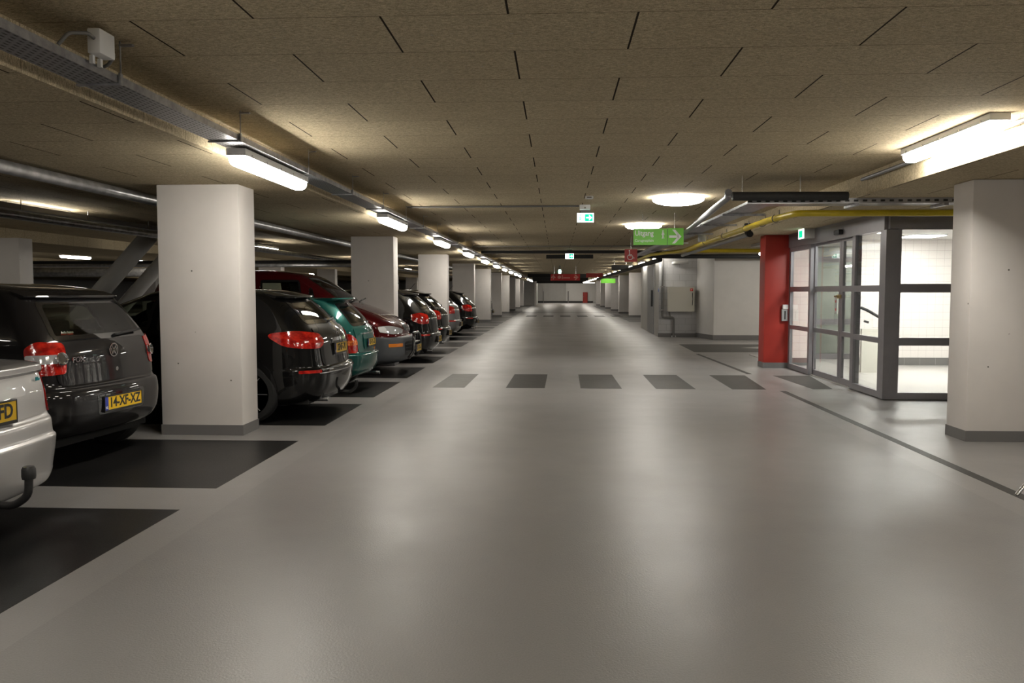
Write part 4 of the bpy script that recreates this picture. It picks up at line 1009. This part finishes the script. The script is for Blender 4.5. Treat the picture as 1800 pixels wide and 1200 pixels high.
# --- black family hatchback with big lamps
def astra(loc, label, txt='SSNF-70', mat='paint_black', kind=0, name='hatchback_car'):
    t = thing(name, label, 'car', loc)
    c = Car([(.20,-.2,-4.1,.76,.25),(.25,-.1,-4.2,.83,.27),(.38,-.02,-4.3,.88,.3),(.52,.0,-4.35,.895,.3),(.58,-.0,-4.35,.895,.3),(.61,-.05,-4.3,.89,.28),(.75,-.07,-4.2,.89,.27),(.90,-.085,-3.9,.885,.26),(1.0,-.13,-3.4,.87,.25),(1.08,-.2,-3.1,.84,.24),(1.22,-.33,-2.8,.78,.22),(1.38,-.52,-2.4,.70,.2),(1.44,-.62,-2.25,.66,.2),(1.475,-.8,-2.1,.58,.2),(1.495,-1.15,-1.9,.42,.2),(1.505,-1.4,-1.7,.12,.08)], bow=.13)
    rw = rounded([(-.66, 1.09), (-.54, 1.39), (.54, 1.39), (.66, 1.09)], .08)
    s1 = rounded([(-.95, 1.08), (-1.15, 1.38), (-1.9, 1.41), (-1.9, 1.02)], .07); s2 = rounded([(-1.98, 1.02), (-1.98, 1.41), (-2.35, 1.38), (-3.0, 1.02)], .06)
    ws = rounded([(-.68, 1.10), (-.54, 1.40), (.54, 1.40), (.68, 1.10)], .07)
    win = [('rear_window', 'rear', rw), ('side_window', 'side+', s1), ('side_window', 'side-', s1), ('side_window', 'side+', s2), ('side_window', 'side-', s2), ('windscreen', 'front', ws)]
    car_common(t, c, mat, win, arches=[(-.88, .33, .39), (-3.5, .33, .39)], wheels=[(-.88, .79, .33), (-3.5, .79, .33)], zb=.60)
    c.patch('tailgate', 'rear', rounded([(-.60, .62), (-.66, 1.05), (.66, 1.05), (.60, .62)], .08), mat, t, off=.008, thick=.014)
    spoiler(t, c, 1.41, .6, mat, out=.10, th=.028)
    for sg in '+-':
        if kind == 0: pl = rounded([(-.30, .87), (-.26, .98), (.05, 1.02), (.36, 1.0), (.42, .96), (.25, .86), (.05, .83), (-.18, .82)], .07)
        else: pl = rounded([(-.20, .80), (-.22, .98), (.0, 1.02), (.22, .98), (.20, .86), (.02, .79)], .05)
        lp = c.patch('tail_lamp', 'corner'+sg, pl, 'tail_red', t, off=.016, thick=.03)
        c.patch('bumper_reflector', 'corner'+sg, rounded([(-.12, .555), (-.12, .585), (.14, .585), (.14, .555)], .012), 'tail_red', t, off=.008, thick=.012)
    if kind == 0:
        c.patch('bumper_trim', 'rear', rounded([(-.74, .545), (-.74, .557), (.74, .557), (.74, .545)], .004), 'chrome', t, off=.008, thick=.014)
        c.patch('tailgate_trim', 'rear', rounded([(-.30, .885), (-.30, .92), (.30, .92), (.30, .885)], .012), 'chrome', t, off=.02, thick=.02)
    x = c.S(0, c.v_of(.98)).x+.014
    shape2d('round_emblem', arc(0, 0, .038, .048, 0, 360, 24) + [bar(-.038, 0, .038, 0, .01)], .006, 'chrome', t, facing('+X', (x, 0, .985)))
    zp = .80 if kind == 0 else .46
    c.patch('plate_recess', 'rear', rounded([(-.31, zp-.085), (-.31, zp+.085), (.31, zp+.085), (.31, zp-.085)], .02), 'black_gloss', t, off=.011 if kind == 0 else .004, thick=.01)
    plate(t, c, None, txt, zp, c.S(0, c.v_of(zp)).x+.008)
    p = c.S(0, c.v_of(1.12)); wiper(t, [(p.x-.01, 0, 1.10), (p.x+.03, 0, 1.11), (p.x-.03, .42, 1.135)])
    tb = tube('tow_bar', 'black_plastic', [(-.3, 0, .28), (.05, 0, .26), (.12, 0, .32), (.125, 0, .40)], .02, t) if kind == 0 else None
    tube('exhaust', 'steel', [(-.5, -.5, .24), (-.08, -.5, .24)], .028, t)
    interior(t, c, belt=1.0, xs=(-1.1, -2.15), wd=.64)
    for sg in (1, -1): mirror(t, c, -2.75, 1.02, mat, sg)
    if kind: tube('aerial', 'black_plastic', [(-1.0, 0, 1.49), (-1.25+.4, 0, 1.66)], .006, t, 6)
    return t
# --- green older hatchback
def green_car(loc, label):
    t = thing('hatchback_car', label, 'car', loc)
    c = Car([(.22,-.2,-3.5,.70,.2),(.26,-.08,-3.6,.76,.2),(.36,-.02,-3.66,.785,.2),(.50,.0,-3.68,.79,.2),(.545,-.0,-3.68,.79,.2),(.565,-.05,-3.65,.785,.18),(.75,-.075,-3.55,.78,.18),(.88,-.10,-3.2,.775,.18),(.95,-.14,-2.9,.76,.18),(1.08,-.23,-2.65,.72,.17),(1.25,-.40,-2.35,.64,.17),(1.32,-.5,-2.2,.60,.17),(1.355,-.68,-2.05,.53,.2),(1.375,-1.0,-1.85,.38,.2),(1.385,-1.3,-1.6,.1,.06)], bow=.10)
    rw = rounded([(-.60, .955), (-.49, 1.285), (.49, 1.285), (.60, .955)], .1)
    s1 = rounded([(-.75, .97), (-.95, 1.27), (-1.45, 1.29), (-1.45, .95)], .06); s2 = rounded([(-1.52, .95), (-1.52, 1.29), (-2.25, 1.26), (-2.7, .95)], .06)
    ws = rounded([(-.6, .98), (-.5, 1.28), (.5, 1.28), (.6, .98)], .06)
    win = [('rear_window', 'rear', rw), ('side_window', 'side+', s1), ('side_window', 'side-', s1), ('side_window', 'side+', s2), ('side_window', 'side-', s2), ('windscreen', 'front', ws)]
    car_common(t, c, 'paint_green', win, arches=[(-.65, .27, .34), (-3.0, .27, .34)], wheels=[(-.65, .69, .27), (-3.0, .69, .27)], zb=.553)
    c.patch('tailgate', 'rear', rounded([(-.58, .58), (-.62, .93), (.62, .93), (.58, .58)], .06), 'paint_green', t, off=.008, thick=.014)
    spoiler(t, c, 1.315, .52, 'paint_green', out=.15, th=.03, drop=-.03)
    for sg in '+-':
        lp = c.patch('tail_lamp', 'corner'+sg, rounded([(-.13, .58), (-.16, .76), (-.02, .86), (.12, .84), (.12, .58)], .05), 'tail_red', t, off=.012, thick=.03)
        c.patch('amber_lens', 'corner'+sg, rounded([(-.14, .69), (-.14, .76), (.10, .76), (.10, .69)], .02), 'tail_amber', lp, off=.016, thick=.01)
    c.patch('plate_recess', 'rear', rounded([(-.36, .62), (-.36, .83), (.36, .83), (.36, .62)], .03), 'paint_green', t, off=.02, thick=.03)
    plate(t, c, None, 'RF-PL-52', .71, c.S(0, c.v_of(.71)).x+.024, scale=.9)
    c.patch('trim_strip', 'rear', rounded([(-.36, .835), (-.36, .85), (.36, .85), (.36, .835)], .005), 'chrome', t, off=.022, thick=.02)
    x = c.S(0, c.v_of(.9)).x+.014; shape2d('oval_emblem', arc(0, 0, .03, .038, 0, 360, 20), .005, 'chrome', t, facing('+X', (x, 0, .90)))
    p = c.S(0, c.v_of(.98)); wiper(t, [(p.x-.01, 0, .965), (p.x+.03, 0, .975), (p.x-.03, .38, 1.0)])
    interior(t, c, belt=.92, xs=(-.95, -1.95), wd=.58)
    tube('exhaust', 'steel', [(-.4, .45, .2), (-.02, .45, .2)], .025, t)
    return t
# --- maroon people carrier, nose to the aisle (local front is -x, so it is turned round)
def van(loc, label):
    t = thing('people_carrier', label, 'car', loc, PI)
    # built with its nose at x=0 pointing +x, then parented in a frame turned by pi: rows use 'rear' = nose
    t.rotation_euler = (0, 0, 0)
    c = Car([(.20,-.2,-4.5,.74,.22),(.26,-.05,-4.55,.80,.24),(.42,.0,-4.6,.84,.26),(.62,.0,-4.62,.85,.26),(.66,-.02,-4.62,.85,.26),(.68,-.07,-4.62,.845,.26),(.80,-.10,-4.62,.84,.28),(.90,-.18,-4.62,.84,.3),(1.0,-.34,-4.6,.835,.3),(1.10,-.56,-4.6,.83,.28),(1.18,-.78,-4.6,.825,.24),(1.26,-.98,-4.58,.81,.2),(1.40,-1.18,-4.55,.78,.18),(1.62,-1.52,-4.45,.72,.17),(1.72,-1.70,-4.4,.69,.17),(1.78,-1.9,-4.3,.64,.18),(1.82,-2.2,-4.1,.52,.2),(1.84,-2.7,-3.7,.14,.08)], bow=.13, bowf=.06)
    ws = rounded([(-.70, 1.25), (-.58, 1.70), (.58, 1.70), (.70, 1.25)], .06)
    q1 = rounded([(-1.42, 1.16), (-1.50, 1.52), (-1.56, 1.52), (-1.62, 1.16)], .03)
    s1 = rounded([(-1.70, 1.12), (-1.74, 1.66), (-2.5, 1.66), (-2.5, 1.10)], .05); s2 = rounded([(-2.6, 1.10), (-2.6, 1.66), (-3.5, 1.66), (-3.5, 1.10)], .05); s3 = rounded([(-3.6, 1.10), (-3.6, 1.66), (-4.2, 1.62), (-4.3, 1.12)], .05)
    rwp = rounded([(-.66, 1.1), (-.58, 1.62), (.58, 1.62), (.66, 1.1)], .06)
    win = [('windscreen', 'rear', ws)] + [('side_window', m_, p_) for m_ in ('side+', 'side-') for p_ in (s1, s2, s3, q1)] + [('rear_window', 'front', rwp)]
    c.body(t, 'paint_maroon', [(m_, p_, .04) for n_, m_, p_ in win], [(-.95, .33, .39), (-3.7, .33, .39)], zb=.672, low_mat='clad_grey')
    for o in t.children:
        if o.name.startswith('rear_bumper'): o.name = 'front_bumper'
        elif o.name.startswith('front_bumper'): o.name = 'rear_bumper'
    for n_, m_, p_ in win: c.patch(n_, m_, p_, ['glass_tint', 'black_gloss'], t, off=.003, thick=.012, glass=.02 if p_ is q1 else .04)
    for ax in (-.95, -3.7): ring_patch(c, t, ax, .33, .355, .43, 'clad_grey')
    for x in (-.95, -3.7):
        for sg in (1, -1): wheel(t, x, sg*.75, .33, sgn=sg)
        bx('axle_cover', 'under', x-.38, x+.38, -.62, .62, .18, .64, t)
    c.patch('bonnet', 'rear', rounded([(-.58, .93), (-.66, 1.21), (.66, 1.21), (.58, .93)], .06), 'paint_maroon', t, off=.007, thick=.012)
    c.patch('grille', 'rear', rounded([(-.20, .76), (-.22, .86), (.22, .86), (.20, .76)], .02), 'black_plastic', t, off=.006, thick=.014)
    x = c.S(0, c.v_of(.81)).x+.012; shape2d('emblem', [[(0, 0), (-.02, .03), (0, .06), (.02, .03)], [(0, 0), (-.035, 0), (-.055, -.03), (-.02, -.03)], [(0, 0), (.035, 0), (.055, -.03), (.02, -.03)]], .006, 'chrome', t, facing('+X', (x, 0, .80)))
    for sg in '+-':
        hl = c.patch('headlamp', 'corner'+sg, rounded([(-.40, .73), (-.40, .80), (-.05, .86), (.17, .85), (.17, .76), (-.05, .72)], .04), 'lens_clear', t, off=.012, thick=.03)
        c.patch('indicator', 'corner'+sg, rounded([(.04, .74), (.04, .85), (.17, .84), (.17, .76)], .03), 'white_plastic', hl, off=.015, thick=.012)
        c.patch('bumper_indicator', 'corner'+sg, rounded([(-.20, .50), (-.20, .56), (.10, .56), (.10, .50)], .015), 'amber', t, off=.006, thick=.012)
    c.patch('lower_grille', 'rear', rounded([(-.46, .34), (-.50, .58), (.50, .58), (.46, .34)], .04), 'black_plastic', t, off=.004, thick=.012)
    for z in (.40, .46, .52): c.patch('grille_bar', 'rear', [(-.46, z), (-.46, z+.014), (.46, z+.014), (.46, z)], 'clad_grey', t, off=.01, thick=.012)
    tube('bull_bar', 'black_gloss', [(-.0, -.36, .28), (.09, -.34, .40), (.09, -.30, .66), (.07, -.22, .72), (.07, .22, .72), (.09, .30, .66), (.09, .34, .40), (0, .36, .28)], .028, t, 12)
    tube('bull_bar_rung', 'black_gloss', [(.085, -.32, .56), (.10, 0, .57), (.085, .32, .56)], .02, t)
    plate(t, c, None, 'RT-VX-61', .45, .115)
    for y in (-.42, .22):
        p = c.S(y, c.v_of(1.29)); tube('wiper', 'black_plastic', [(p.x+.03, y, 1.27), (p.x+.06, y+.06, 1.30), (p.x+.03, y+.5, 1.33)], .013, t, 8)
    bm = bmesh.new(); box(bm, -1.75, -1.5, -.93, -.8, 1.18, 1.36, bev=.04); fin(bm, 'wing_mirror', 'black_plastic', t)
    bm = bmesh.new(); box(bm, -1.75, -1.5, .8, .93, 1.18, 1.36, bev=.04); fin(bm, 'wing_mirror', 'black_plastic', t)
    bx('floor_pan', 'under', -4.4, -.4, -.7, .7, .22, .45, t)
    bm = bmesh.new(); box(bm, -1.5, -.9, -.7, .7, .45, 1.1); fin(bm, 'dashboard', 'seat_cloth', t, smooth=False)
    for x in (-2.3, -3.3):
        for y in (-.35, .35):
            bm = bmesh.new(); box(bm, x-.1, x+.08, y-.26, y+.26, .45, 1.25, bev=.05); box(bm, x-.1, x+.02, y-.14, y+.14, 1.27, 1.46, bev=.04); fin(bm, 'seat', 'seat_cloth', t)
    return t
silver_car((-3.07, 4.36, 0), 'silver car with black tow ball and yellow plate cut off by the left edge')
fx_car = hatch_fox((-3.78, 6.95, 0), 'small dark grey hatchback with round chrome emblem parked left of the large white column')
fx_car.rotation_euler = (0, 0, math.radians(-5))
astra((-2.52, 9.72, 0), 'black hatchback with large wrap-around red tail lamps just right of the large white column')
green_car((-2.74, 12.25, 0), 'teal green hatchback with raised roof spoiler between the black hatchback and the maroon people carrier')
van((-2.62, 14.80, 0), 'maroon people carrier with grey bumper and bull bar parked nose to the aisle')
astra((-2.50, 17.45, 0), 'black hatchback with roof aerial right behind the second left column', '47-GZ-TN', kind=1)
astra((-2.62, 20.1, 0), 'black hatchback mostly hidden behind the one with the roof aerial', '12-RP-LK', kind=1)
astra((-2.95, 25.4, 0), 'silver grey hatchback seen right of the third left column', '90-KS-DB', mat='paint_grey', kind=1)
astra((-2.70, 28.1, 0), 'farthest clearly visible black hatchback beside the silver grey one', '63-XB-RV', kind=1)
astra((-3.15, 41.0, 0), 'dark car far down the left row peeping past a distant column', '25-TT-HJ', kind=1)
